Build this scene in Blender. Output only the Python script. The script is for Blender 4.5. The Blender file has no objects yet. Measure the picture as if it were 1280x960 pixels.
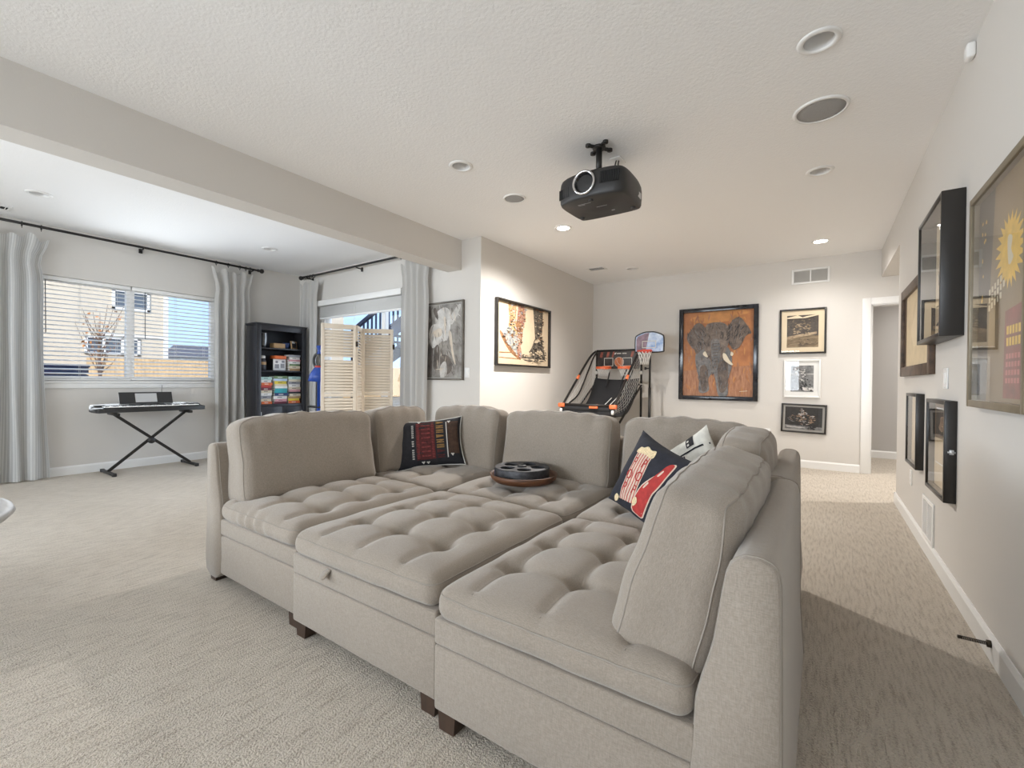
import bpy, bmesh, math, random
from mathutils import Vector, Matrix, noise
from mathutils.geometry import tessellate_polygon

random.seed(7)
scene = bpy.context.scene
COL = scene.collection
PI = math.pi

# ------------------------------------------------------------------ camera
FPX, YAW, PITCH, ROLL, EYE = 559.56, .6051, -.0073, .0099, 1.10
def camera_axes():
    fw = Vector((-math.sin(YAW), math.cos(YAW), 0)); rt = Vector((math.cos(YAW), math.sin(YAW), 0)); up = Vector((0, 0, 1))
    f2 = fw*math.cos(PITCH) + up*math.sin(PITCH); u2 = up*math.cos(PITCH) - fw*math.sin(PITCH)
    return f2, rt*math.cos(ROLL) + u2*math.sin(ROLL), u2*math.cos(ROLL) - rt*math.sin(ROLL)
_f, _r, _u = camera_axes()
cd = bpy.data.cameras.new('camera'); cam = bpy.data.objects.new('camera', cd); COL.objects.link(cam)
cd.sensor_width = 36; cd.sensor_fit = 'HORIZONTAL'; cd.lens = 36*FPX/1280; cd.clip_start = .05; cd.clip_end = 400
cam.matrix_world = Matrix(((_r.x, _u.x, -_f.x, 0), (_r.y, _u.y, -_f.y, 0), (_r.z, _u.z, -_f.z, EYE), (0, 0, 0, 1)))
scene.camera = cam

# ------------------------------------------------------------------ world, sun, exposure
scene.view_settings.view_transform = 'Standard'; scene.view_settings.look = 'None'
scene.view_settings.gamma = 1; scene.view_settings.use_curve_mapping = False
scene.view_settings.exposure = 0.08
w = bpy.data.worlds.new('world'); scene.world = w; w.use_nodes = True
nt = w.node_tree; nt.nodes.clear()
bg = nt.nodes.new('ShaderNodeBackground'); wo = nt.nodes.new('ShaderNodeOutputWorld')
tcw = nt.nodes.new('ShaderNodeTexCoord'); sxyz = nt.nodes.new('ShaderNodeSeparateXYZ'); rmp = nt.nodes.new('ShaderNodeValToRGB')
rmp.color_ramp.elements[0].position = 0; rmp.color_ramp.elements[0].color = (.50, .72, 1.0, 1); rmp.color_ramp.elements[1].position = .8; rmp.color_ramp.elements[1].color = (.30, .52, .95, 1)
bg.inputs['Strength'].default_value = 1.4
nt.links.new(tcw.outputs['Generated'], sxyz.inputs[0]); nt.links.new(sxyz.outputs[2], rmp.inputs[0]); nt.links.new(rmp.outputs[0], bg.inputs[0]); nt.links.new(bg.outputs[0], wo.inputs[0])
sun_d = bpy.data.lights.new('sun', 'SUN'); sun_d.energy = 5.0; sun_d.angle = .02; sun_d.color = (1, .95, .86)
sun = bpy.data.objects.new('sun', sun_d); COL.objects.link(sun)
sun.rotation_euler = Vector((-.60, .60, -.53)).to_track_quat('-Z', 'Y').to_euler(); sun.location = (10, -10, 10)
scene.cycles.use_denoising = True
scene.cycles.max_bounces = 10; scene.cycles.diffuse_bounces = 7; scene.cycles.transparent_max_bounces = 24
scene.cycles.sample_clamp_indirect = 6.0
scene.cycles.caustics_reflective = False; scene.cycles.caustics_refractive = False
# area lights added at the window openings, standing in for stronger daylight
FILL = 40.0; FILLK = (.27, 2.45, .14, .48)
def add_window_fill(loc, dirv, sx, sy, k=1.0):
    l = bpy.data.lights.new('window_daylight', 'AREA'); l.shape = 'RECTANGLE'; l.size = sx; l.size_y = sy; l.energy = FILL*k*sx*sy; l.color = (.87, .94, 1.0); l.spread = math.radians(118)
    o = bpy.data.objects.new('window_daylight', l); COL.objects.link(o); o.location = loc
    o.rotation_euler = Vector(dirv).to_track_quat('-Z', 'Z').to_euler(); return o

# ------------------------------------------------------------------ dimensions (metres, camera over the origin)
CE, XR, YB, XS, XB, XB2, ZB, YW, XW = 2.735, .58, 7.0, -3.19, -3.48, -3.70, 2.39, 3.97, -6.90
YC, YR = 5.45, -4.3          # end of the right wall, wall behind the camera
XE, YE = 2.6, 8.62           # side and end of the hallway
TOP = 3.05

# ------------------------------------------------------------------ materials
MATS = {}
def mat(name, col, rough=.6, metal=0, var=0, vscale=8, bump=0, bscale=60, stretch=(1, 1, 1), spec=.5, sheen=0, col2=None, emit=0, coat=0, trans=0, detail=4):
    if name in MATS: return MATS[name]
    m = bpy.data.materials.new(name); m.use_nodes = True; t = m.node_tree; b = t.nodes['Principled BSDF']
    b.inputs['Base Color'].default_value = (*col, 1); b.inputs['Roughness'].default_value = rough; b.inputs['Metallic'].default_value = metal
    b.inputs['Specular IOR Level'].default_value = spec
    if sheen: b.inputs['Sheen Weight'].default_value = sheen; b.inputs['Sheen Roughness'].default_value = .5
    if coat: b.inputs['Coat Weight'].default_value = coat; b.inputs['Coat Roughness'].default_value = .05
    if emit: b.inputs['Emission Color'].default_value = (*col, 1); b.inputs['Emission Strength'].default_value = emit
    if var or bump or col2:
        tc = t.nodes.new('ShaderNodeTexCoord'); mp = t.nodes.new('ShaderNodeMapping'); mp.inputs['Scale'].default_value = stretch
        t.links.new(tc.outputs['Object'], mp.inputs[0])
    if var or col2:
        n = t.nodes.new('ShaderNodeTexNoise'); n.inputs['Scale'].default_value = vscale; n.inputs['Detail'].default_value = detail; n.inputs['Roughness'].default_value = .6
        t.links.new(mp.outputs[0], n.inputs['Vector'])
        r = t.nodes.new('ShaderNodeValToRGB'); r.color_ramp.elements[0].position = .32; r.color_ramp.elements[1].position = .68
        c2 = col2 if col2 else tuple(min(1, c*(1+var)) for c in col); c1 = col if col2 else tuple(c*(1-var) for c in col)
        r.color_ramp.elements[0].color = (*c1, 1); r.color_ramp.elements[1].color = (*c2, 1)
        t.links.new(n.outputs[0], r.inputs[0]); t.links.new(r.outputs[0], b.inputs['Base Color'])
    if bump:
        n2 = t.nodes.new('ShaderNodeTexNoise'); n2.inputs['Scale'].default_value = bscale; n2.inputs['Detail'].default_value = 3
        t.links.new(mp.outputs[0], n2.inputs['Vector'])
        bp = t.nodes.new('ShaderNodeBump'); bp.inputs['Strength'].default_value = bump; bp.inputs['Distance'].default_value = .004
        t.links.new(n2.outputs[0], bp.inputs['Height']); t.links.new(bp.outputs[0], b.inputs['Normal'])
    MATS[name] = m; return m

def sheer(name, col, trans=.4, stripe=True, alpha=0):
    m = bpy.data.materials.new(name); m.use_nodes = True; t = m.node_tree; t.nodes.remove(t.nodes['Principled BSDF'])
    out = t.nodes['Material Output']; d = t.nodes.new('ShaderNodeBsdfDiffuse'); tr = t.nodes.new('ShaderNodeBsdfTranslucent'); mx = t.nodes.new('ShaderNodeMixShader')
    mx.inputs[0].default_value = trans; d.inputs[0].default_value = (*col, 1); tr.inputs[0].default_value = (*col, 1)
    if stripe:
        uv = t.nodes.new('ShaderNodeUVMap'); sp = t.nodes.new('ShaderNodeSeparateXYZ'); t.links.new(uv.outputs[0], sp.inputs[0])
        wv = t.nodes.new('ShaderNodeMath'); wv.operation = 'SINE'; ml = t.nodes.new('ShaderNodeMath'); ml.operation = 'MULTIPLY'; ml.inputs[1].default_value = 2*PI*46
        t.links.new(sp.outputs[0], ml.inputs[0]); t.links.new(ml.outputs[0], wv.inputs[0])
        rr = t.nodes.new('ShaderNodeValToRGB'); rr.color_ramp.elements[0].color = (*[c*.80 for c in col], 1); rr.color_ramp.elements[1].color = (*col, 1)
        rr.color_ramp.elements[0].position = 0; rr.color_ramp.elements[1].position = .5
        t.links.new(wv.outputs[0], rr.inputs[0]); t.links.new(rr.outputs[0], d.inputs[0]); t.links.new(rr.outputs[0], tr.inputs[0])
    t.links.new(d.outputs[0], mx.inputs[1]); t.links.new(tr.outputs[0], mx.inputs[2])
    if alpha:
        tp = t.nodes.new('ShaderNodeBsdfTransparent'); m2 = t.nodes.new('ShaderNodeMixShader'); m2.inputs[0].default_value = alpha
        t.links.new(mx.outputs[0], m2.inputs[1]); t.links.new(tp.outputs[0], m2.inputs[2]); t.links.new(m2.outputs[0], out.inputs[0])
    else: t.links.new(mx.outputs[0], out.inputs[0])
    MATS[name] = m; return m

def pane_mat(name, refl=.08, tint=(1, 1, 1), rough=0.0):
    m = bpy.data.materials.new(name); m.use_nodes = True; t = m.node_tree; t.nodes.remove(t.nodes['Principled BSDF'])
    out = t.nodes['Material Output']; tp = t.nodes.new('ShaderNodeBsdfTransparent'); gl = t.nodes.new('ShaderNodeBsdfGlossy'); mx = t.nodes.new('ShaderNodeMixShader')
    fr = t.nodes.new('ShaderNodeLayerWeight'); fr.inputs[0].default_value = .5       # Schlick reflectance of clear glass
    pw_ = t.nodes.new('ShaderNodeMath'); pw_.operation = 'POWER'; pw_.inputs[1].default_value = 5; ad = t.nodes.new('ShaderNodeMath'); ad.operation = 'MULTIPLY_ADD'; ad.inputs[1].default_value = .92; ad.inputs[2].default_value = .04+refl; ad.use_clamp = True
    t.links.new(fr.outputs['Facing'], pw_.inputs[0])
    tp.inputs[0].default_value = (*tint, 1); gl.inputs['Roughness'].default_value = rough
    t.links.new(pw_.outputs[0], ad.inputs[0]); t.links.new(ad.outputs[0], mx.inputs[0]); t.links.new(tp.outputs[0], mx.inputs[1]); t.links.new(gl.outputs[0], mx.inputs[2])
    t.links.new(mx.outputs[0], out.inputs[0]); MATS[name] = m; return m

def carpet_mat():
    m = bpy.data.materials.new('carpet'); m.use_nodes = True; t = m.node_tree; b = t.nodes['Principled BSDF']
    b.inputs['Roughness'].default_value = 1; b.inputs['Specular IOR Level'].default_value = .1; b.inputs['Sheen Weight'].default_value = .25
    tc = t.nodes.new('ShaderNodeTexCoord')
    def nz(scale, st, rot=0, det=3):
        mp = t.nodes.new('ShaderNodeMapping'); mp.inputs['Scale'].default_value = st; mp.inputs['Rotation'].default_value = (0, 0, rot)
        t.links.new(tc.outputs['Object'], mp.inputs[0]); n = t.nodes.new('ShaderNodeTexNoise'); n.inputs['Scale'].default_value = scale; n.inputs['Detail'].default_value = det
        t.links.new(mp.outputs[0], n.inputs['Vector']); return n
    big = nz(1.1, (1, 1, 1)); fine = nz(150, (1, 1, 1), 0, 2); row = nz(58, (1.4, .16, 1), .26, 3); spk = nz(260, (1, .6, 1), 0, 2)
    r1 = t.nodes.new('ShaderNodeValToRGB'); r1.color_ramp.elements[0].position = .3; r1.color_ramp.elements[1].position = .7
    r1.color_ramp.elements[0].color = (.60, .53, .44, 1); r1.color_ramp.elements[1].color = (.67, .60, .51, 1); t.links.new(big.outputs[0], r1.inputs[0])
    r2 = t.nodes.new('ShaderNodeValToRGB'); r2.color_ramp.elements[0].position = .36; r2.color_ramp.elements[1].position = .53
    r2.color_ramp.elements[0].color = (.50, .455, .41, 1); r2.color_ramp.elements[1].color = (1, 1, 1, 1)
    mxs = t.nodes.new('ShaderNodeMath'); mxs.operation = 'MULTIPLY_ADD'; mxs.inputs[1].default_value = .5
    hlf = t.nodes.new('ShaderNodeMath'); hlf.operation = 'MULTIPLY'; hlf.inputs[1].default_value = .5; t.links.new(row.outputs[0], hlf.inputs[0])
    t.links.new(fine.outputs[0], mxs.inputs[0]); t.links.new(hlf.outputs[0], mxs.inputs[2]); t.links.new(mxs.outputs[0], r2.inputs[0])
    mc = t.nodes.new('ShaderNodeMix'); mc.data_type = 'RGBA'; mc.blend_type = 'MULTIPLY'; mc.inputs[0].default_value = .75
    t.links.new(r1.outputs[0], mc.inputs[6]); t.links.new(r2.outputs[0], mc.inputs[7]); t.links.new(mc.outputs[2], b.inputs['Base Color'])
    add = t.nodes.new('ShaderNodeMath'); add.operation = 'MULTIPLY_ADD'; add.inputs[1].default_value = .45; t.links.new(spk.outputs[0], add.inputs[0]); t.links.new(mxs.outputs[0], add.inputs[2])
    bp = t.nodes.new('ShaderNodeBump'); bp.inputs['Strength'].default_value = .9; bp.inputs['Distance'].default_value = .02
    t.links.new(add.outputs[0], bp.inputs['Height']); t.links.new(bp.outputs[0], b.inputs['Normal'])
    MATS['carpet'] = m; return m

def upholstery():
    m = bpy.data.materials.new('sofa_fabric'); m.use_nodes = True; t = m.node_tree; b = t.nodes['Principled BSDF']
    b.inputs['Roughness'].default_value = .95; b.inputs['Specular IOR Level'].default_value = .15; b.inputs['Sheen Weight'].default_value = .35
    tc = t.nodes.new('ShaderNodeTexCoord')
    def nz(scale, st, det=3):
        mp = t.nodes.new('ShaderNodeMapping'); mp.inputs['Scale'].default_value = st; t.links.new(tc.outputs['Object'], mp.inputs[0])
        n = t.nodes.new('ShaderNodeTexNoise'); n.inputs['Scale'].default_value = scale; n.inputs['Detail'].default_value = det; t.links.new(mp.outputs[0], n.inputs['Vector']); return n
    a = nz(480, (1, 1, .16)); c = nz(480, (.2, 1, 1)); big = nz(5, (1, 1, 1))
    mu = t.nodes.new('ShaderNodeMath'); mu.operation = 'ADD'; t.links.new(a.outputs[0], mu.inputs[0]); t.links.new(c.outputs[0], mu.inputs[1])
    r = t.nodes.new('ShaderNodeValToRGB'); r.color_ramp.elements[0].position = .40; r.color_ramp.elements[1].position = .62
    hv = t.nodes.new('ShaderNodeMath'); hv.operation = 'MULTIPLY'; hv.inputs[1].default_value = .5; t.links.new(mu.outputs[0], hv.inputs[0]); t.links.new(hv.outputs[0], r.inputs[0])
    r.color_ramp.elements[0].color = (.278, .236, .194, 1); r.color_ramp.elements[1].color = (.352, .304, .254, 1)
    r3 = t.nodes.new('ShaderNodeValToRGB'); r3.color_ramp.elements[0].color = (.90, .90, .90, 1); r3.color_ramp.elements[1].color = (1, 1, 1, 1); t.links.new(big.outputs[0], r3.inputs[0])
    mc = t.nodes.new('ShaderNodeMix'); mc.data_type = 'RGBA'; mc.blend_type = 'MULTIPLY'; mc.inputs[0].default_value = 1
    t.links.new(r.outputs[0], mc.inputs[6]); t.links.new(r3.outputs[0], mc.inputs[7]); t.links.new(mc.outputs[2], b.inputs['Base Color'])
    bp = t.nodes.new('ShaderNodeBump'); bp.inputs['Strength'].default_value = .35; bp.inputs['Distance'].default_value = .003
    t.links.new(mu.outputs[0], bp.inputs['Height']); t.links.new(bp.outputs[0], b.inputs['Normal'])
    MATS['sofa_fabric'] = m; return m

def M(n): return MATS[n]
carpet_mat(); upholstery()
mat('wall_paint', (.655, .632, .60), .85, bump=.12, bscale=130, spec=.25)
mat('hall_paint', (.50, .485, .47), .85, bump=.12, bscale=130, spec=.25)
mat('ceiling_paint', (.88, .885, .89), .9, bump=.55, bscale=70, spec=.2)
mat('white_trim', (.80, .80, .79), .4)
mat('white_plastic', (.82, .82, .81), .35)
mat('vinyl', (.84, .84, .84), .3)
mat('black_metal', (.018, .016, .015), .42, metal=.2)
mat('black_paint', (.022, .022, .026), .35, var=.2)
mat('black_plastic', (.022, .021, .021), .45)
mat('dark_wood', (.045, .025, .016), .45, var=.3, vscale=14, stretch=(1, 1, .2))
mat('chrome', (.72, .72, .73), .18, metal=1)
mat('silver', (.60, .61, .62), .35, metal=.6)
mat('lens_glass', (.012, .013, .016), .06, spec=.8)
mat('speaker_grille', (.33, .33, .33), .7, var=.25, vscale=500)
mat('lamp_glow', (1.0, .95, .86), .5, emit=22)
mat('lamp_off', (.66, .66, .65), .35)
mat('reflector', (.78, .78, .78), .25)
mat('stitch', (.30, .268, .232), .95)
mat('dark_gap', (.01, .01, .01), .9)
sheer('curtain_fabric', (.70, .70, .69), .30); sheer('curtain_plain', (.60, .59, .57), .25, stripe=False)
pane_mat('window_glass', .02); pane_mat('frame_glass', .0)
mat('blind', (.84, .84, .83), .45); mat('cord', (.12, .12, .13), .7)
mat('screen_wood', (.68, .61, .515), .55, var=.06, vscale=10)
mat('brass_dark', (.05, .04, .03), .4, metal=.8)
mat('orange_plastic', (.75, .16, .05), .4); mat('red_metal', (.62, .06, .035), .4); mat('net_cord', (.80, .79, .76), .8)
mat('panel_grey', (.16, .16, .165), .5, metal=.3); mat('ivory', (.86, .85, .82), .3); mat('paper', (.78, .77, .73), .8)

# ------------------------------------------------------------------ geometry helpers
class MB:
    def __init__(s): s.v = []; s.f = []; s.m = []; s.sm = []; s.uv = None
    def add(s, vs, fs, mi=0, smooth=False):
        o = len(s.v); s.v += [tuple(p) for p in vs]; s.f += [tuple(i+o for i in f) for f in fs]; s.m += [mi]*len(fs); s.sm += [smooth]*len(fs); return s
    def box(s, x0, x1, y0, y1, z0, z1, mi=0):
        return s.add([(x0, y0, z0), (x1, y0, z0), (x1, y1, z0), (x0, y1, z0), (x0, y0, z1), (x1, y0, z1), (x1, y1, z1), (x0, y1, z1)],
                     [(0, 3, 2, 1), (4, 5, 6, 7), (0, 1, 5, 4), (1, 2, 6, 5), (2, 3, 7, 6), (3, 0, 4, 7)], mi)
    def rbox(s, x0, x1, y0, y1, z0, z1, r=.005, seg=2, mi=0, smooth=True):
        bm = bmesh.new(); bmesh.ops.create_cube(bm, size=1)
        bmesh.ops.scale(bm, vec=(x1-x0, y1-y0, z1-z0), verts=bm.verts); bmesh.ops.translate(bm, vec=((x0+x1)/2, (y0+y1)/2, (z0+z1)/2), verts=bm.verts)
        r = min(r, .49*min(x1-x0, y1-y0, z1-z0))
        bmesh.ops.bevel(bm, geom=bm.edges[:], offset=r, segments=seg, affect='EDGES', profile=.5)
        bm.verts.index_update(); s.add([v.co[:] for v in bm.verts], [[v.index for v in f.verts] for f in bm.faces], mi, smooth); bm.free(); return s
    def bar(s, a, b, w, h, mi=0, up=(0, 0, 1)):
        a, b = Vector(a), Vector(b); d = (b-a).normalized(); u = Vector(up)
        if abs(d.dot(u)) > .98: u = Vector((1, 0, 0))
        x = d.cross(u).normalized(); y = x.cross(d).normalized(); vs = []
        for p in (a, b):
            for i, j in ((-1, -1), (1, -1), (1, 1), (-1, 1)): vs.append(p+x*(w/2*i)+y*(h/2*j))
        return s.add(vs, [(0, 1, 2, 3), (4, 7, 6, 5), (0, 4, 5, 1), (1, 5, 6, 2), (2, 6, 7, 3), (3, 7, 4, 0)], mi)
    def tube(s, pts, r, n=8, mi=0, closed=False, caps=True):
        pts = [Vector(p) for p in pts]; rs = r if isinstance(r, (list, tuple)) else [r]*len(pts); vs = []; fs = []; k = len(pts); px = None
        for i, p in enumerate(pts):
            d = (pts[(i+1) % k]-pts[i-1]) if closed else (pts[min(i+1, k-1)]-pts[max(i-1, 0)])
            d = d.normalized()
            if px is None:
                u = Vector((0, 0, 1)) if abs(d.z) < .9 else Vector((1, 0, 0)); x = d.cross(u).normalized()
            else:
                x = (px - d*px.dot(d)).normalized()
            px = x; y = d.cross(x)
            for j in range(n): a = 2*PI*j/n; vs.append(p+(x*math.cos(a)+y*math.sin(a))*rs[i])
        for i in range(k if closed else k-1):
            for j in range(n): a = i*n; b = ((i+1) % k)*n; fs.append((a+j, a+(j+1) % n, b+(j+1) % n, b+j))
        if caps and not closed: fs.append(tuple(range(n-1, -1, -1))); fs.append(tuple((k-1)*n+j for j in range(n)))
        return s.add(vs, fs, mi, True)
    def lathe(s, prof, n=24, c=(0, 0, 0), axis='z', mi=0, smooth=True, cap=True):
        vs = []; fs = []; k = len(prof)
        for r, h in prof:
            for j in range(n):
                a = 2*PI*j/n; x, y, z = r*math.cos(a), r*math.sin(a), h
                if axis == 'y': x, y, z = x, -z, y
                if axis == 'x': x, y, z = z, x, y
                vs.append((x+c[0], y+c[1], z+c[2]))
        for i in range(k-1):
            for j in range(n): fs.append((i*n+j, i*n+(j+1) % n, (i+1)*n+(j+1) % n, (i+1)*n+j))
        if cap:
            if prof[0][0] > 1e-4: fs.append(tuple(range(n-1, -1, -1)))
            if prof[-1][0] > 1e-4: fs.append(tuple((k-1)*n+j for j in range(n)))
        return s.add(vs, fs, mi, smooth)
    def poly(s, pts, mi=0): return s.add(pts, [tuple(range(len(pts)))], mi)
    def prism(s, pts2, y0, y1, mi=0):            # outline in x,z pushed along y
        n = len(pts2); vs = [(x, y0, z) for x, z in pts2]+[(x, y1, z) for x, z in pts2]
        fs = [tuple(range(n)), tuple(range(2*n-1, n-1, -1))]+[(i, i+n, (i+1) % n+n, (i+1) % n) for i in range(n)]
        return s.add(vs, fs, mi)
    def mesh(s, name, mats):
        me = bpy.data.meshes.new(name); me.from_pydata(s.v, [], s.f)
        for m in (mats if isinstance(mats, (list, tuple)) else [mats]): me.materials.append(MATS[m])
        me.polygons.foreach_set('material_index', s.m); me.polygons.foreach_set('use_smooth', s.sm)
        if s.uv:
            uvl = me.uv_layers.new(name='UVMap')
            for l in me.loops: uvl.data[l.index].uv = s.uv[l.vertex_index]
        me.validate(); me.update()
        bm = bmesh.new(); bm.from_mesh(me); bmesh.ops.recalc_face_normals(bm, faces=bm.faces); bm.to_mesh(me); bm.free()
        return me
    def build(s, name, mats, parent=None, loc=None, rot=None):
        o = bpy.data.objects.new(name, s.mesh(name, mats)); COL.objects.link(o)
        if parent: o.parent = parent
        if loc is not None: o.location = loc
        if rot is not None: o.rotation_euler = rot
        return o

def tag(o, label, cat, group=None):
    o['label'] = label; o['category'] = cat
    if group: o['group'] = group
    return o
def thing(name, label, cat, loc=(0, 0, 0), rz=0, group=None):
    o = bpy.data.objects.new(name, None); COL.objects.link(o); o.empty_display_size = .1
    o.location = loc; o.rotation_euler = (0, 0, rz); return tag(o, label, cat, group)
def struct(mb, name, mats, label=None, parent=None):
    o = mb.build(name, mats, parent)
    if not parent: o['kind'] = 'structure'
    if label: o['label'] = label
    return o
def inst(name, me, parent, loc=(0, 0, 0), rot=(0, 0, 0)):
    o = bpy.data.objects.new(name, me); COL.objects.link(o); o.parent = parent; o.location = loc; o.rotation_euler = rot; return o
def stuff(o): o['kind'] = 'stuff'; return o
def spline(pts, n=6, closed=False):
    P = [Vector(p) for p in pts]; out = []; k = len(P)
    for i in range(k if closed else k-1):
        p0 = P[(i-1) % k] if closed else P[max(i-1, 0)]; p1 = P[i]; p2 = P[(i+1) % k]; p3 = P[(i+2) % k] if closed else P[min(i+2, k-1)]
        for j in range(n):
            t = j/n; out.append(.5*((2*p1)+(-p0+p2)*t+(2*p0-5*p1+4*p2-p3)*t*t+(-p0+3*p1-3*p2+p3)*t**3))
    if not closed: out.append(P[-1])
    return out
def sp2(pts, n=5, closed=True): return [(p.x, p.y) for p in spline([(x, y, 0) for x, y in pts], n, closed)]

# ------------------------------------------------------------------ room shell
T = .14
f = MB().box(XW-T, XE+T, YR-T, YW+T, -.1, 0).box(XS-T, XE+T, YW+T, YE+T, -.1, 0); struct(f, 'floor', 'carpet')

LIT1, LIT2, LITH, LITR = 380., 78., 140., 120.      # lamp watts
DL = [(-2.285, 2.589, 0), (-.03, 2.59, 0), (-2.285, 4.233, LIT1), (-.03, 4.174, 0), (-.03, 6.227, LIT2), (-2.27, 6.299, 0), (-5.79, .89, 0), (-5.76, 2.912, 0)]
def ring(cx, cy, r, n=20): return [(cx+r*math.cos(2*PI*i/n), cy+r*math.sin(2*PI*i/n)) for i in range(n)]
c = MB()
outer = [(XW-T, YR-T), (XE+T, YR-T), (XE+T, YE+T), (XS-T, YE+T), (XS-T, YW+T), (XW-T, YW+T)]
polys = [[Vector((x, y, 0)) for x, y in outer]]+[[Vector((x, y, 0)) for x, y in reversed(ring(a, b, .066))] for a, b, _ in DL]
flat = [p for q in polys for p in q]
c.add([(p.x, p.y, CE) for p in flat], tessellate_polygon(polys))
c.box(XW-T, XE+T, YR-T, YW+T, 2.93, TOP); c.box(XS-T, XE+T, YW+T, YE+T, 2.93, TOP)
struct(c, 'ceiling', 'ceiling_paint')
b = MB().box(XB2, XB, YR, YW, ZB, CE); struct(b, 'ceiling_beam', 'wall_paint', 'painted dropped beam running along the ceiling')
b = MB().box(XR, XE, YC, YB, 2.40, CE); struct(b, 'soffit', 'wall_paint', 'boxed soffit over the hallway recess')

WIN1 = (.93, 2.77, 1.05, 2.20)      # Y range, Z range in the left wall
ADDED_WIN3 = (-3.5, -1.1, 1.0, 2.25)  # unseen window added along the left wall for fill light
DOOR = (-6.28, -4.36, 0.0, 2.20)    # X range in the alcove wall
ADDED_WIN4 = (-6.0, -.6, .8, 2.3)         # X range; unseen window added behind the camera for fill light
def wall_x(name, x0, x1, y0, y1, holes, m='wall_paint'):   # wall whose faces look along x
    mb = MB(); ys = y0
    for (a, b_, z0, z1) in sorted(holes):
        mb.box(x0, x1, ys, a, 0, TOP)
        if z0 > 0: mb.box(x0, x1, a, b_, 0, z0)
        mb.box(x0, x1, a, b_, z1, TOP); ys = b_
    mb.box(x0, x1, ys, y1, 0, TOP); return struct(mb, name, m)
def wall_y(name, y0, y1, x0, x1, holes, m='wall_paint'):
    mb = MB(); xs = x0
    for (a, b_, z0, z1) in sorted(holes):
        mb.box(xs, a, y0, y1, 0, TOP)
        if z0 > 0: mb.box(a, b_, y0, y1, 0, z0)
        mb.box(a, b_, y0, y1, z1, TOP); xs = b_
    mb.box(xs, x1, y0, y1, 0, TOP); return struct(mb, name, m)
wall_x('wall_left', XW-T, XW, YR-T, YW+T, [WIN1, ADDED_WIN3])
wall_y('wall_alcove', YW, YW+T, XW, XS, [DOOR])
wall_x('wall_inner', XS-T, XS, YW+T, YB+T, [])
wall_y('wall_back', YB, YB+.12, XS, XE, [(.49, 1.32, 0, 2.075)])
wall_x('wall_right', XR, XR+T, YR-T, YC, [])
wall_y('wall_hall_near', YC-T, YC, XR+T, XE, [])
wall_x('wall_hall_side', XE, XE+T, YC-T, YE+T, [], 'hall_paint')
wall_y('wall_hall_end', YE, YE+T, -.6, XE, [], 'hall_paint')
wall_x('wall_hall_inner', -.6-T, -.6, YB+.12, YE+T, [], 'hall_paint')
wall_y('wall_rear', YR-T, YR, XW, XR, [ADDED_WIN4])

# baseboards with a small cove on top
def base_run(name, p0, p1, nrm, h=.10):
    p0, p1, nv = Vector((*p0, 0)), Vector((*p1, 0)), Vector((*nrm, 0)); prof = [(0, 0), (.014, 0), (.014, h-.018), (.009, h-.008), (.005, h), (0, h)]; mb = MB()
    vs = [p0+nv*a+Vector((0, 0, z)) for a, z in prof]+[p1+nv*a+Vector((0, 0, z)) for a, z in prof]; k = len(prof)
    mb.add(vs, [tuple(range(k)), tuple(range(2*k-1, k-1, -1))]+[(i, i+k, (i+1) % k+k, (i+1) % k) for i in range(k)]); return struct(mb, name, 'white_trim')
base_run('baseboard_left', (XW, YR), (XW, YW), (1, 0))
base_run('baseboard_right', (XR, YR), (XR, YC), (-1, 0))
base_run('baseboard_right_end', (XR-.014, YC), (XE, YC), (0, 1))
base_run('baseboard_back', (XS, YB), (.40, YB), (0, -1))
base_run('baseboard_inner', (XS, YW), (XS, YB), (1, 0))
base_run('baseboard_alcove', (DOOR[1]+.02, YW), (XS, YW), (0, -1))
base_run('baseboard_alcove_corner', (XW, YW), (DOOR[0]-.02, YW), (0, -1))
base_run('baseboard_hall', (-.6, YE), (XE, YE), (0, -1), .11)
# door casing in the back wall
t = MB(); t.rbox(.402, .487, YB-.018, YB, 0, 2.155, .004); t.rbox(1.323, 1.41, YB-.018, YB, 0, 2.155, .004); t.rbox(.487, 1.323, YB-.018, YB, 2.072, 2.155, .004)
t.box(.487, .50, YB-.004, YB+.13, 0, 2.075); t.box(1.31, 1.323, YB-.004, YB+.13, 0, 2.075); t.box(.487, 1.323, YB-.004, YB+.13, 2.06, 2.075)
t.box(.50, .512, YB+.05, YB+.085, 0, 2.06)
dc = struct(t, 'trim_1', 'white_trim', 'white door casing around the hallway doorway')
h = MB(); h.box(.499, .503, YB+.01, YB+.045, 1.72, 1.82); h.build('hinge', 'silver', dc)

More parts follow.
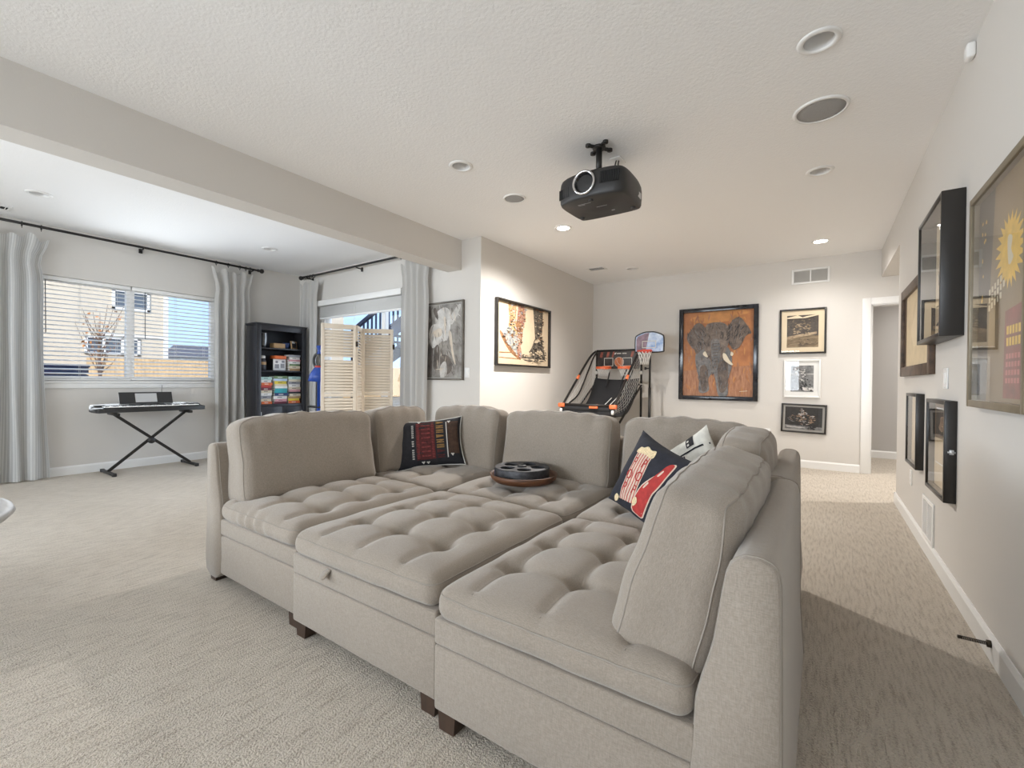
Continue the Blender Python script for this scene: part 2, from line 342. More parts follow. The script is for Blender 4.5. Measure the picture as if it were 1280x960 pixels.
# ------------------------------------------------------------------ windows and glass door
def window_x(n, x0, x1, y0, y1, z0, z1, mull, label):
    root = thing('window_%d' % n, label, 'window', ((x0+x1)/2, (y0+y1)/2, z0)); root['kind'] = 'structure'; del root['category']
    ox, oy, oz = root.location
    m = MB(); fw = .055
    def bx(a, b_, c_, d, e, g): m.rbox(a-ox, b_-ox, c_-oy, d-oy, e-oz, g-oz, .006)
    xa, xb = x0+.02, x0+.09
    bx(xa, xb, y0, y0+fw, z0, z1); bx(xa, xb, y1-fw, y1, z0, z1); bx(xa, xb, y0+fw, y1-fw, z0, z0+fw); bx(xa, xb, y0+fw, y1-fw, z1-fw, z1)
    for q in mull: bx(xa, xb, q-.04, q+.04, z0+fw, z1-fw)
    m.build('window_frame', 'vinyl', root)
    s = MB(); s.rbox(x0+.09-ox, x1+.025-ox, y0-.03-oy, y1+.03-oy, -.028, -.002, .006); s.rbox(x1-ox+.001, x1+.014-ox, y0-.03-oy, y1+.03-oy, -.085, -.028, .004)
    s.build('window_sill', 'white_trim', root)
    edges = [y0+fw]+[e for q in mull for e in (q-.04, q+.04)]+[y1-fw]
    for i in range(0, len(edges), 2):
        g = MB(); g.add([(0, edges[i]-oy, fw), (0, edges[i+1]-oy, fw), (0, edges[i+1]-oy, z1-z0-fw), (0, edges[i]-oy, z1-z0-fw)], [(0, 1, 2, 3)]); g.build('pane', 'window_glass', root, loc=(x0+.05-ox, 0, 0))
    return root
window_x(1, XW-T, XW, *WIN1, [1.845], 'white vinyl window over the keyboard with raised blinds')
window_x(2, XW-T, XW, *ADDED_WIN3, [-2.3], 'white vinyl window further along the curtained wall')  # second window is added beside the camera to let light in
# added rear window band, out of view, to carry fill light
rw = thing('window_3', 'wide white window in the wall behind the seating', 'window', (-3.3, YR-T/2, .8)); rw['kind'] = 'structure'; del rw['category']
m = MB(); xs = [ADDED_WIN4[0]+(ADDED_WIN4[1]-ADDED_WIN4[0])*i/3 for i in range(4)]
for i, x in enumerate(xs): m.rbox(x-.04+3.3, x+.04+3.3, -.04, .04, 0, 1.5, .006)
m.rbox(ADDED_WIN4[0]+3.3, ADDED_WIN4[1]+3.3, -.04, .04, 0, .06, .006); m.rbox(ADDED_WIN4[0]+3.3, ADDED_WIN4[1]+3.3, -.04, .04, 1.44, 1.5, .006); m.build('window_frame', 'vinyl', rw)
for i in range(3):
    g = MB(); g.add([(xs[i]+.04+3.3, 0, .06), (xs[i+1]-.04+3.3, 0, .06), (xs[i+1]-.04+3.3, 0, 1.44), (xs[i]+.04+3.3, 0, 1.44)], [(0, 1, 2, 3)]); g.build('pane', 'window_glass', rw)
# sliding glass door
dr = thing('door_1', 'white sliding patio door behind the louvred screen', 'door', ((DOOR[0]+DOOR[1])/2, YW, 0)); dr['kind'] = 'structure'; del dr['category']
ox = dr.location.x; W2 = (DOOR[1]-DOOR[0])/2
m = MB()
for a, b_ in ((-W2, -W2+.06), (W2-.06, W2)): m.rbox(a, b_, .03, .12, 0, 2.2, .005)
m.rbox(-W2, W2, .03, .12, 2.13, 2.2, .005); m.rbox(-W2, W2, .03, .12, 0, .03, .005); m.build('door_frame', 'vinyl', dr)
MULL = -4.92-ox
for k, (a, b_, yy) in enumerate(((-W2+.06, MULL+.04, .06), (MULL-.04, W2-.06, .095))):
    s = MB(); s.rbox(a, a+.07, yy-.02, yy+.02, .03, 2.13, .005); s.rbox(b_-.07, b_, yy-.02, yy+.02, .03, 2.13, .005)
    s.rbox(a+.07, b_-.07, yy-.02, yy+.02, .03, .12, .005); s.rbox(a+.07, b_-.07, yy-.02, yy+.02, 2.06, 2.13, .005); so = s.build('sash', 'vinyl', dr)
    g = MB(); g.add([(a+.07, yy, .12), (b_-.07, yy, .12), (b_-.07, yy, 2.06), (a+.07, yy, 2.06)], [(0, 1, 2, 3)]); g.build('pane', 'window_glass', so)
add_window_fill((XW+.03, (WIN1[0]+WIN1[1])/2, 1.62), (1, 0, 0), 1.8, 1.1, FILLK[0])
add_window_fill((XW-T-.01, (ADDED_WIN3[0]+ADDED_WIN3[1])/2, 1.62), (1, 0, 0), 2.35, 1.2, FILLK[1])
add_window_fill((ox, YW+T+.01, 1.1), (0, -1, 0), 1.85, 2.1, FILLK[2])
add_window_fill((-3.3, YR-T-.01, 1.55), (0, 1, 0), 5.3, 1.45, FILLK[3])

# blinds: every slat a part
def blind_x(y0, y1, ztop, zbot, label, wand, x=XW-.045):
    root = thing('window_blind', label, 'blind', (x, (y0+y1)/2, zbot)); hy = (y1-y0)/2; H_ = ztop-zbot
    MB().rbox(-.03, .03, -hy, hy, H_-.045, H_, .004).build('head_rail', 'blind', root)
    MB().rbox(-.025, .025, -hy, hy, 0, .018, .004).build('bottom_rail', 'blind', root)
    sl = MB(); n = 8
    vs = []; 
    for j in range(5):
        a = -.5+j/4; 
        for yy in (-hy+.004, hy-.004): vs.append((a*.05, yy, -.004*(2*a)**2))
    for j in range(5):
        a = -.5+j/4
        for yy in (-hy+.004, hy-.004): vs.append((a*.05, yy, -.004*(2*a)**2+.0028))
    fs = [(2*j, 2*j+1, 2*j+3, 2*j+2) for j in range(4)]+[(10+2*j, 12+2*j, 13+2*j, 11+2*j) for j in range(4)]+[(0, 10, 11, 1), (8, 9, 19, 18)]
    sl.add(vs, fs, 0, True); me = sl.mesh('slat', 'blind')
    cnt = int((H_-.07)/.0455)
    for i in range(cnt): inst('slat', me, root, (0, 0, .035+i*(H_-.085)/(cnt-1)), (0, math.radians(17), 0))
    cd_ = MB()
    for q in (-hy*.72, 0, hy*.72): cd_.tube([(.027, q, .01), (.027, q, H_-.03)], .0012, 4); cd_.tube([(-.027, q, .01), (-.027, q, H_-.03)], .0012, 4)
    cd_.build('ladder_cord', 'paper', root)
    if wand is not None: MB().tube([(.035, wand, H_-.05), (.036, wand+.004, H_*.45)], .004, 6).build('tilt_wand', 'cord', root)
    return root
blind_x(WIN1[0]+.01, 1.838, WIN1[3]-.002, WIN1[2]+.004, 'lowered white slat blind on the wider left half of the keyboard window', -.28)
blind_x(1.852, WIN1[1]-.01, WIN1[3]-.002, WIN1[2]+.012, 'lowered white slat blind on the half of the keyboard window facing blue sky', -.33)
vb = thing('window_blind', 'raised white blind stacked under a valance above the patio door', 'blind', (ox, YW-.03, 2.0))
MB().rbox(-W2-.02, W2-.075, -.05, .02, .195, .275, .006).build('valance', 'blind', vb)
stk = MB()
sme = MB().rbox(-W2+.02, W2-.08, -.025, .025, 0, .004, .001, 1).mesh('slat', 'blind')
for i in range(16): inst('slat', sme, vb, (0, .002*math.sin(i*2.1), .03+i*.0098))
MB().rbox(-W2+.02, W2-.08, -.026, .026, 0, .022, .004).build('bottom_rail', 'blind', vb)
c_ = MB(); c_.tube([(-.1, -.03, .2), (-.1, -.031, -.1)], .0018, 5); c_.tube([(-.07, -.03, .2), (-.07, -.031, -.06)], .0018, 5); c_.build('pull_cord', 'paper', vb)

# ------------------------------------------------------------------ curtains and rods
def curtain(label, along, a0, a1, ztop, zbot, plane, m, folds, seed, flare=.0):
    rnd = random.Random(seed); root = thing('curtain', label, 'curtain', ((plane, (a0+a1)/2, zbot) if along == 'y' else ((a0+a1)/2, plane, zbot)))
    nu, nv = folds*10, 26; mb = MB(); uv = []; hw = (a1-a0)/2; vs = []
    ph = [rnd.uniform(.7, 1.3) for _ in range(folds+2)]
    for j in range(nv+1):
        v = j/nv; z = (ztop-zbot)*v
        for i in range(nu+1):
            u = i/nu; s_ = math.sin(u*folds*2*PI); k = ph[int(u*folds)]
            amp = .030+.018*(1-v); top = max(0, (v-.90)/.10)
            pinch = 1-.10*math.exp(-((v-.90)/.05)**2)+flare*top
            a = (-1+2*u)*hw*(.93+.07*math.cos(v*3+seed))*pinch + .012*math.sin(v*5+i*.4+seed)*(1-v)
            d = amp*k*s_*(1-.25*top)+.012*math.sin(7*u+3*v+seed)
            zz = z - top*.05*(.5-.5*math.cos(u*folds*2*PI))*(1 if v > .93 else .5) + top*.02*math.sin(u*17+seed)
            vs.append((d, a, zz) if along == 'y' else (a, d, zz)); uv.append((u*hw*2.4, v))
    mb.add(vs, [(j*(nu+1)+i, j*(nu+1)+i+1, (j+1)*(nu+1)+i+1, (j+1)*(nu+1)+i) for j in range(nv) for i in range(nu)], 0, True); mb.uv = uv
    mb.build('drape', m, root)
    return root
curtain('grey striped linen curtain at the far end of the keyboard window from the bookcase', 'y', .42, 1.13, 2.575, .012, XW+.11, 'curtain_fabric', 5, 1, .12)
curtain('pale linen curtain between the keyboard window and the bookcase', 'y', 2.68, 3.19, 2.60, .012, XW+.11, 'curtain_plain', 4, 2, .12)
curtain('grey curtain hanging in the room corner right behind the bookcase', 'x', -6.70, -6.24, 2.585, .012, YW-.10, 'curtain_plain', 4, 3, .1)
curtain('grey curtain between the patio door and the silver abstract picture', 'x', -4.42, -3.93, 2.60, .012, YW-.085, 'curtain_plain', 4, 4, .1)
def rod(label, along, a0, a1, z, off, rings, brackets):
    root = thing('curtain_rod', label, 'curtain rod', (off, (a0+a1)/2, z) if along == 'y' else ((a0+a1)/2, off, z)); h_ = (a1-a0)/2; mid = (a0+a1)/2
    def P(a, d=0, zz=0): return (d, a, zz) if along == 'y' else (a, -d, zz)
    MB().tube([P(-h_), P(h_)], .014, 10).build('pole', 'black_metal', root)
    for sgn in (-1, 1):
        prof = [(.012, 0), (.022, .006), (.022, .014), (.013, .022), (.02, .034), (.032, .052), (.034, .066), (.028, .08), (.012, .092), (0, .094)]
        m_ = MB(); ax = 'x'; vs = MB().lathe(prof, 14, axis='x')
        m_.v = [((P(sgn*(h_+x))[0]+(y if along == 'y' else 0), P(sgn*(h_+x))[1]+(0 if along == 'y' else y), zz)) for x, y, zz in vs.v]; m_.f = vs.f; m_.m = vs.m; m_.sm = vs.sm
        m_.build('finial', 'black_metal', root)
    rg = MB(); pts = []
    for k in range(16):
        a = 2*PI*k/16; pts.append((.024*math.cos(a), 0, .024*math.sin(a)) if along == 'y' else (0, .024*math.cos(a), .024*math.sin(a)))
    rg.tube(pts, .0045, 6, closed=True); rg.tube([(0, 0, -.026), (0, 0, -.042)], .003, 5); me = rg.mesh('ring', 'black_metal')
    for a in rings: inst('ring', me, root, P(a-mid, 0, -.006))
    for a in brackets:
        bk = MB(); q = a-mid; bk.tube([P(q, 0, -.016), P(q, -.03, -.02), P(q, -.095, -.025)], .008, 8); d0 = P(q, -.098, -.03)
        bk.rbox(d0[0]-.008 if along == 'y' else d0[0]-.018, d0[0]+.008 if along == 'y' else d0[0]+.018, d0[1]-.018 if along == 'y' else d0[1]-.008, d0[1]+.018 if along == 'y' else d0[1]+.008, -.055, .0, .004)
        bk.tube([P(q, -.018, -.004), P(q, 0, -.019), P(q, .018, -.004)], .006, 6); bk.build('bracket', 'black_metal', root)
    return root
rod('long black curtain rod above the keyboard window', 'y', .05, 3.26, 2.672, XW+.108, [.44, .58, .74, .92, 1.06, 2.72, 2.87, 3.02, 3.10, 3.16], [.30, 1.925, 3.20])
rod('black curtain rod above the patio door', 'x', -6.62, -3.86, 2.662, YW-.108, [-6.60, -6.55, -6.49, -6.42, -6.34, -4.40, -4.30, -4.18, -4.06, -3.97], [-6.52, -5.31, -3.95])

# ------------------------------------------------------------------ ceiling fixtures
def downlight(x, y, on, label, z=CE, watts=None):
    root = thing('recessed_light', label, 'ceiling light', (x, y, z), 0, None)
    MB().lathe([(.064, .001), (.064, -.004), (.070, -.009), (.086, -.007), (.092, -.001), (.092, .0)], 28, cap=False).build('trim_ring', 'white_trim', root)
    if on:
        MB().lathe([(.064, -.002), (.061, .03), (.0, .03)], 24, cap=False).build('reflector', 'reflector', root)
        MB().lathe([(0, -.009), (.045, -.0085), (.0655, -.004), (.0655, .002), (0, .002)], 24, cap=False).build('lamp_disc', 'lamp_glow', root)
        l = bpy.data.lights.new('downlight', 'SPOT'); l.shadow_soft_size = .05; l.spot_size = math.radians(155); l.spot_blend = 1.0; l.energy = watts or on; l.color = (1, .955, .905)
        o = bpy.data.objects.new('downlight', l); COL.objects.link(o); o.parent = root; o.location = (0, 0, -.035)
    else:
        MB().lathe([(.064, .0), (.060, .05), (.045, .10), (.0, .10)], 24, cap=False).build('reflector', 'reflector', root)
        MB().lathe([(0, .062), (.03, .064), (.042, .075), (.040, .10)], 20, cap=False).build('bulb', 'lamp_off', root)
    return root
DLAB = ['unlit recessed light in the ceiling between the beam and the projector', 'unlit recessed light nearest the wide ceiling speaker on the wall side',
        'glowing recessed light behind the projector', 'unlit recessed light between the wide ceiling speaker and the back wall', 'glowing recessed light in front of the wall vent',
        'unlit recessed light by the ceiling corner above the basketball game', 'unlit recessed light beside the ceiling vent above the window area', 'unlit recessed light near the corner of the two curtain rods']
for (x, y, on), lab in zip(DL, DLAB): downlight(x, y, on, lab)
downlight(1.35, 5.95, 1, 'lit recessed light in the hallway soffit', 2.40, LITH)

def speaker(x, y, r, label):
    root = thing('ceiling_speaker', label, 'speaker', (x, y, CE))
    MB().lathe([(r*.86, -.003), (r*.88, -.011), (r*.97, -.009), (r, -.001), (r, 0)], 36, cap=False).build('bezel', 'white_trim', root)
    MB().lathe([(0, -.009), (r*.6, -.008), (r*.87, -.005), (r*.87, 0)], 36).build('grille', 'speaker_grille', root)
speaker(-.024, 3.245, .142, 'wide round ceiling speaker with grey grille and white bezel')
speaker(-2.282, 3.31, .100, 'small round grey ceiling speaker near the ceiling beam')

def ceil_vent(x, y, lx, ly, label):
    root = thing('ceiling_vent', label, 'vent', (x, y, CE))
    m = MB(); w_ = .025
    m.rbox(-lx, lx, -ly, -ly+w_, -.008, 0, .002); m.rbox(-lx, lx, ly-w_, ly, -.008, 0, .002); m.rbox(-lx, -lx+w_, -ly+w_, ly-w_, -.008, 0, .002); m.rbox(lx-w_, lx, -ly+w_, ly-w_, -.008, 0, .002)
    m.build('frame', 'white_trim', root); MB().box(-lx+w_, lx-w_, -ly+w_, ly-w_, -.0015, -.0005).build('backing', 'dark_gap', root)
    n = 7; sm = MB().bar((-lx+w_, 0, -.005), (lx-w_, 0, -.005), .010, .0015).mesh('slat', 'white_trim')
    for i in range(n): inst('slat', sm, root, (0, -ly+w_+(2*ly-2*w_)*(i+.5)/n, 0), (.5, 0, 0))
ceil_vent(-2.70, 6.03, .13, .09, 'small white ceiling vent above the basketball corner')
ceil_vent(-6.56, .66, .08, .16, 'white ceiling vent over the striped curtain')
s = MB().rbox(XR-.035, XR, 2.97, 3.03, 2.655, 2.725, .012, 3); tag(s.build('wall_sensor', 'white_plastic'), 'small white sensor at the top of the picture wall', 'sensor')

# ------------------------------------------------------------------ projector
pj = thing('projector', 'black home cinema projector hanging from the ceiling', 'projector', (-1.335, 3.03, 2.362))
def slab(prof, zs, insets):       # stacked plan outlines -> rounded body
    n = len(prof); vs = []; cx = sum(p[0] for p in prof)/n; cy = sum(p[1] for p in prof)/n
    for z, k in zip(zs, insets): vs += [(cx+(x-cx)*k, cy+(y-cy)*k, z) for x, y in prof]
    fs = [(r*n+i, r*n+(i+1) % n, (r+1)*n+(i+1) % n, (r+1)*n+i) for r in range(len(zs)-1) for i in range(n)]
    return vs, fs+[tuple(range(n-1, -1, -1)), tuple((len(zs)-1)*n+i for i in range(n))]
plan = sp2([(-.255, -.10), (-.235, -.165), (-.15, -.205), (-.02, -.222), (.12, -.21), (.215, -.185), (.25, -.13), (.255, .02), (.245, .16), (.21, .205), (0, .215), (-.21, .205), (-.245, .16), (-.255, .02)], 4)
vs, fs = slab(plan, [0, .006, .022, .07, .12, .155, .176, .186, .19], [.93, .965, .99, 1.0, 1.0, .985, .95, .90, .82])
MB().add(vs, fs, 0, True).build('body', 'black_plastic', pj)
lc = (-.02, 0, .098)
lr = MB().lathe([(.062, -.02), (.080, -.02), (.083, .03), (.083, .036), (.074, .040), (.068, .034), (.064, .0)], 36, (lc[0], -.205, lc[2]), 'y', cap=False); lr.build('lens_ring', 'chrome', pj)
MB().lathe([(.066, .028), (.058, .016), (.05, .004), (.047, .004), (.03, .010), (0, .013)], 32, (lc[0], -.205, lc[2]), 'y', cap=False).build('lens', 'lens_glass', pj)
vg = MB()
for side, x0 in ((1, .085), (-1, -.235)):
    g_ = MB(); g_.box(x0, x0+.13, -.003, .003, .045, .135) if False else None
for k in range(9):
    x = .095+k*.0145; yv = -.222+(x+.02)**2*.52
    vg.bar((x, yv-.004, .075), (x+.004, yv-.002, .15), .0055, .012)
vg.build('vent_fins', 'dark_gap', pj)
vl = MB()
for k in range(8):
    x = -.235+k*.0125; yv = -.165-(x+.235)*.35; vl.bar((x, yv-.007, .04), (x, yv-.007, .11), .005, .012)
vl.build('vent_fins', 'dark_gap', pj)
MB().box(-.12, -.02, -.12, -.117, -.0006, .0004).box(-.12, -.07, -.105, -.102, -.0006, .0004).box(-.02, .06, -.02, -.016, -.0006, .0004).rbox(.05, .075, .09, .10, -.001, .0005, .0003).build('underside_print', 'silver', pj)
for x, y in ((-.2, .13), (.2, .13), (0, -.16)): MB().lathe([(.016, .008), (.018, -.006), (.012, -.010), (0, -.010)], 12, (x, y, 0)).build('foot', 'black_plastic', pj)
lbm = MB(); lbm.box(.249, .2525, -.02, .03, .06, .085); lbm.box(.247, .2525, .08, .14, .05, .09); lbm.build('side_label', 'silver', pj)
mt = MB(); mz = CE-2.362
mt.tube([(.04, -.12, .18), (.04, -.12, mz-.012)], .021, 14); mt.lathe([(.04, .186), (.04, .20), (.024, .215)], 16, (.04, -.12, 0)); mt.build('mount_pole', 'black_metal', pj)
mp = MB(); mp.lathe([(.045, mz-.014), (.045, mz)], 16, (.04, -.12, 0))
for k in range(4):
    a = PI/4+k*PI/2+.15; e = (.04+.085*math.cos(a), -.12+.085*math.sin(a)); mp.bar((.04, -.12, mz-.007), (*e, mz-.007), .026, .012); mp.lathe([(.019, mz-.016), (.019, mz)], 12, (*e, 0))
mp.build('mount_plate', 'black_metal', pj)
cb = MB(); cb.tube(spline([(.09, .02, .185), (.10, .05, .26), (.07, .10, .32), (.07, .12, mz-.006)]), .005, 7); cb.tube(spline([(.11, .03, .185), (.13, .06, .25), (.09, .11, .31), (.085, .13, mz-.006)]), .005, 7); cb.build('cable', 'black_plastic', pj)
s = MB(); s.rbox(-.04, .04, -.06, .06, -.006, 0, .002); tag(s.build('cable_plate', 'white_plastic', loc=(-1.258, 3.165, CE)), 'white cable plate on the ceiling behind the projector mount', 'wall plate')

# ------------------------------------------------------------------ sectional sofa
def rounded(hx, hy, hz, r, n=(30, 30, 10), fn=None):
    mb = MB(); cache = {}; vs = []; fs = []
    def put(x, y, z):
        k = (round(x, 5), round(y, 5), round(z, 5))
        if k in cache: return cache[k]
        c_ = Vector((max(-hx+r, min(hx-r, x)), max(-hy+r, min(hy-r, y)), max(-hz+r, min(hz-r, z)))); d = Vector((x, y, z))-c_
        p = c_+d.normalized()*r if d.length > 1e-9 else Vector((x, y, z))
        if fn: p = fn(p)
        vs.append(tuple(p)); cache[k] = len(vs)-1; return cache[k]
    L = [[-h+2*h*i/k for i in range(k+1)] for h, k in zip((hx, hy, hz), n)]
    for ax in range(3):
        a, b_ = [i for i in range(3) if i != ax]; h = (hx, hy, hz)[ax]
        for sgn in (-1, 1):
            for i in range(n[a]):
                for j in range(n[b_]):
                    q = []
                    for (ii, jj) in ((i, j), (i+1, j), (i+1, j+1), (i, j+1)):
                        p = [0, 0, 0]; p[ax] = sgn*h; p[a] = L[a][ii]; p[b_] = L[b_][jj]; q.append(put(*p))
                    fs.append(tuple(q))
    mb.add(vs, fs, 0, True); return mb
def nz(p, s, seed): return noise.noise(Vector((p.x*s+seed*7.1, p.y*s-seed*3.3, p.z*s+seed)))

def rrpath(hx, hy, r, rr, n=22):
    out = []; A, B = hx-r, hy-r
    for qx, qy, a0, ex, ey in ((A, -B, -PI/2, 0, 1), (A, B, 0, -1, 0), (-A, B, PI/2, 0, -1), (-A, -B, PI, 1, 0)):
        for k in range(6): a = a0+PI/2*k/5; out.append((qx+rr*math.cos(a), qy+rr*math.sin(a)))
        last = out[-1]; L = 2*(B if ey else A)
        for k in range(1, n): out.append((last[0]+ex*L*k/n, last[1]+ey*L*k/n))
    return out
def seat_cushion(parent, x0, x1, y0, y1, z0, z1, cols, rows, seed, seams='y', wrinkle=.0):
    hx, hy, hz = (x1-x0)/2, (y1-y0)/2, (z1-z0)/2; cx, cy, cz = (x0+x1)/2, (y0+y1)/2, (z0+z1)/2
    cols = [c_-cx for c_ in cols]; rows = [r_-cy for r_ in rows]
    def fn(p):
        u, v = p.x/hx, p.y/hy; q = Vector(p); top = max(0, min(1, (p.z/hz+.2)/1.2))
        edge = max(0, 1-u*u)*max(0, 1-v*v)
        q.z += top*(.050*edge**.55)
        d = 0
        for a in cols:
            for b_ in rows: d += .036*math.exp(-(((p.x-a)**2+(p.y-b_)**2)/(2*.026**2)))+.016*math.exp(-(((p.x-a)**2+(p.y-b_)**2)/(2*.07**2)))
        lo, hi = rows[0]-.0, rows[-1]
        for a in cols:                                        # sewn channels from front to back
            d += .009*math.exp(-((p.x-a)/.016)**2)*(1 if abs(v) < .9 else .2)
            d += .010*math.exp(-((p.x-a)/.030)**2)*(1 if lo-.03 < p.y < hi+.03 else .35)
        for b_ in rows:
            if cols[0]-.05 < p.x < cols[-1]+.05: d += .013*math.exp(-((p.y-b_)/.030)**2)
        q.z -= top*d
        side = max(0, 1-abs(p.z/hz)**2)
        if abs(v) > .9: q.y += math.copysign(.014*side*(1-u*u), v)
        if abs(u) > .9: q.x += math.copysign(.010*side*(1-v*v), u)
        q += Vector((nz(p, 9, seed), nz(p, 9, seed+3), nz(p, 7, seed+5)))*.0035
        if wrinkle and v < -.8: q.y += wrinkle*math.sin(p.x*70+p.z*30)*math.exp(-((u-.0)/.35)**2)*side
        return q
    n = (max(16, int(hx*2/.0115)), max(16, int(hy*2/.0115)), 10)
    o = rounded(hx, hy, hz, .045, n, fn).build('seat_cushion', 'sofa_fabric', parent, loc=(cx, cy, cz))
    zt = hz-.020; pts = [fn(Vector((x, y, zt))) for x, y in rrpath(hx, hy, .045, .0374)]
    MB().tube(pts, .0028, 5, closed=True).build('welt', 'stitch', o)
    for a in cols:
        MB().tube([fn(Vector((a, -hy+.03+(2*hy-.06)*k/40, hz)))+Vector((0, 0, .0004)) for k in range(41)], .0017, 4).build('seam', 'stitch', o)
    bt = MB().lathe([(0, .004), (.006, .003), (.009, 0)], 10, cap=False).mesh('button', 'sofa_fabric')
    for a in cols:
        for b_ in rows: q = fn(Vector((a, b_, hz))); inst('button', bt, o, (q.x, q.y, q.z+.001))
    return o

def back_cushion(parent, cx, cy, cz, wid, thick, high, rz, lean, seed, sag=1.0):
    hx, hy, hz = wid/2, thick/2, high/2
    def fn(p):
        u, v, w_ = p.x/hx, p.y/hy, p.z/hz; q = Vector(p); e = max(0, 1-u*u)*max(0, 1-w_*w_)
        q.y += math.copysign(min(1, abs(v)*1.4), v)*.034*e**.5 if abs(v) > .2 else 0
        q.y *= 1-.16*w_; q.z += .022*(1-u*u)*max(0, w_)-.012*abs(u)**4*max(0, w_); q.x *= 1-.018*max(0, 1-abs(w_))*(1 if abs(u) > .9 else 0)
        if w_ > .2: q.y += .006*math.sin(p.x*55+seed)*(w_-.2)*(.6+.4*math.sin(p.x*9+seed*2)); q.z += .004*math.sin(p.x*48+seed*2)*w_
        q += Vector((nz(p, 8, seed), nz(p, 8, seed+3), nz(p, 6, seed+5)))*.007*sag
        return q
    o = rounded(hx, hy, hz, .05, (int(wid/.017), 10, int(high/.017)), fn).build('back_cushion', 'sofa_fabric', parent, loc=(cx, cy, cz))
    o.rotation_euler = (Matrix.Rotation(rz, 3, 'Z') @ Matrix.Rotation(lean, 3, 'X')).to_euler()
    for yy in (-1, 1):
        pts = [fn(Vector((x, yy*(hy-.022), z))) for x, z in rrpath(hx, hz, .05, .0414)]
        MB().tube(pts, .0026, 5, closed=True).build('welt', 'stitch', o)
    return o

def back_panel(parent, p0, p1, outn, t_top=.10, t_bot=.165, zt=.745):
    # p0->p1 along the outer face, outn points outward
    p0, p1, nv = Vector((*p0, 0)), Vector((*p1, 0)), Vector((*outn, 0)); L_ = (p1-p0).length; d = (p1-p0)/L_
    prof = sp2([(0, .062), (0, .30), (.004, .62), (.008, zt-.03), (.028, zt-.004), (t_top*.6, zt), (t_top-.02, zt-.006), (t_top+.004, zt-.04), (t_top+.028, .55), (t_bot-.008, .44), (t_bot, .36), (t_bot, .062)], 3)
    n = len(prof); vs = []; ks = [0, .006, .02, .05]; st = [(0, .86), (.006, .95), (.018, .995), (.03, 1.0)]
    stations = [(a, k) for a, k in st]+[(L_-a, k) for a, k in reversed(st)]
    cx = sum(p[0] for p in prof)/n; cz = .41
    for a, k in stations:
        for x, z in prof:
            xx = cx+(x-cx)*(1-(1-k)*.5); zz = z if z < .1 else cz+(z-cz)*(1-(1-k)*.12); q = p0+d*a-nv*xx; vs.append((q.x, q.y, zz))
    fs = [(r*n+i, r*n+(i+1) % n, (r+1)*n+(i+1) % n, (r+1)*n+i) for r in range(len(stations)-1) for i in range(n)]+[tuple(range(n)), tuple(range(len(stations)*n-1, (len(stations)-1)*n-1, -1))]
    o = MB().add(vs, fs, 0, True).build('back_panel', 'sofa_fabric', parent)
    for ri in (2, len(stations)-3): MB().tube([Vector(vs[ri*n+i]) for i in range(n)], .0024, 5).build('welt', 'stitch', o)
    return o

def module(name, label, cat, x0, x1, y0, y1, backs, cols, rows, seed, cushions, wrinkle=0, handle=False):
    cx, cy = (x0+x1)/2, (y0+y1)/2; root = thing(name, label, cat, (cx, cy, 0), 0, 'pieces of the grey sectional')
    X0, X1, Y0, Y1 = x0-cx, x1-cx, y0-cy, y1-cy; tb = .158
    bx0 = X0+(tb if 'L' in backs else .004); bx1 = X1-(tb if 'R' in backs else .004); by0 = Y0+.004; by1 = Y1-(tb if 'B' in backs else .004)
    MB().rbox(bx0, bx1, by0, by1, .062, .268, .012, 3).build('base', 'sofa_fabric', root)
    MB().rbox(bx0, bx1, by0, by1, .270, .352, .010, 3).build('base_rail', 'sofa_fabric', root)
    for ax, sx in ((X0+.05, 1), (X1-.05, -1)):
        for ay in (Y0+.05, Y1-.05):
            pr_ = [(-.036, .066), (.036, .066), (.030, 0), (-.030, 0)]; lg = MB().prism(pr_, -.034, .034); lg.build('leg', 'dark_wood', root, loc=(ax, ay, 0))
    if 'L' in backs: back_panel(root, (X0, Y0), (X0, Y1), (-1, 0))
    if 'R' in backs: back_panel(root, (X1, Y0), (X1, Y1), (1, 0))
    if 'B' in backs:
        a0 = X0+(.17 if 'L' in backs else 0); a1 = X1-(.17 if 'R' in backs else 0); back_panel(root, (a0, Y1), (a1, Y1), (0, 1))
    seat_cushion(root, bx0+.008, bx1-.008, by0-.010, by1-.010, .350, .448, [c_-cx for c_ in cols], [r_-cy for r_ in rows], seed, wrinkle=wrinkle)
    for (ux, uy, uz, wd, th, hg, rz, ln) in cushions: back_cushion(root, ux-cx, uy-cy, uz, wd, th, hg, rz, ln, seed+ux)
    if handle:
        hp = [(-.014, .0), (-.013, -.006), (-.005, -.03), (.0, -.036), (.005, -.03), (.013, -.006), (.014, 0)]
        q = MB(); hx = -.17; zt = .338
        lp = spline([(hx+.012, by0-.001, zt+.01), (hx+.008, by0-.016, zt-.004), (hx, by0-.030, zt-.022), (hx-.008, by0-.022, zt-.026), (hx-.006, by0-.004, zt-.004)], 6)
        vs = []
        for p in lp:
            for dx in (-.014, .014): vs.append((p.x+dx, p.y+.0, p.z))
        q.add(vs, [(2*i, 2*i+1, 2*i+3, 2*i+2) for i in range(len(lp)-1)], 0, True); o = q.build('pull_strap', 'sofa_fabric', root)
        md = o.modifiers.new('thick', 'SOLIDIFY'); md.thickness = .004
    return root
CZ = .655; L90 = PI/2
module('armless_sofa', 'armless sectional seat on the window side, wrinkled front and one back cushion', 'sofa', -2.765, -1.868, 1.065, 1.962, 'L', [-2.49, -2.25, -2.01], [1.28, 1.51, 1.74], 11,
       [(-2.545, 1.52, CZ, .84, .19, .45, L90, -.13)], wrinkle=.010)
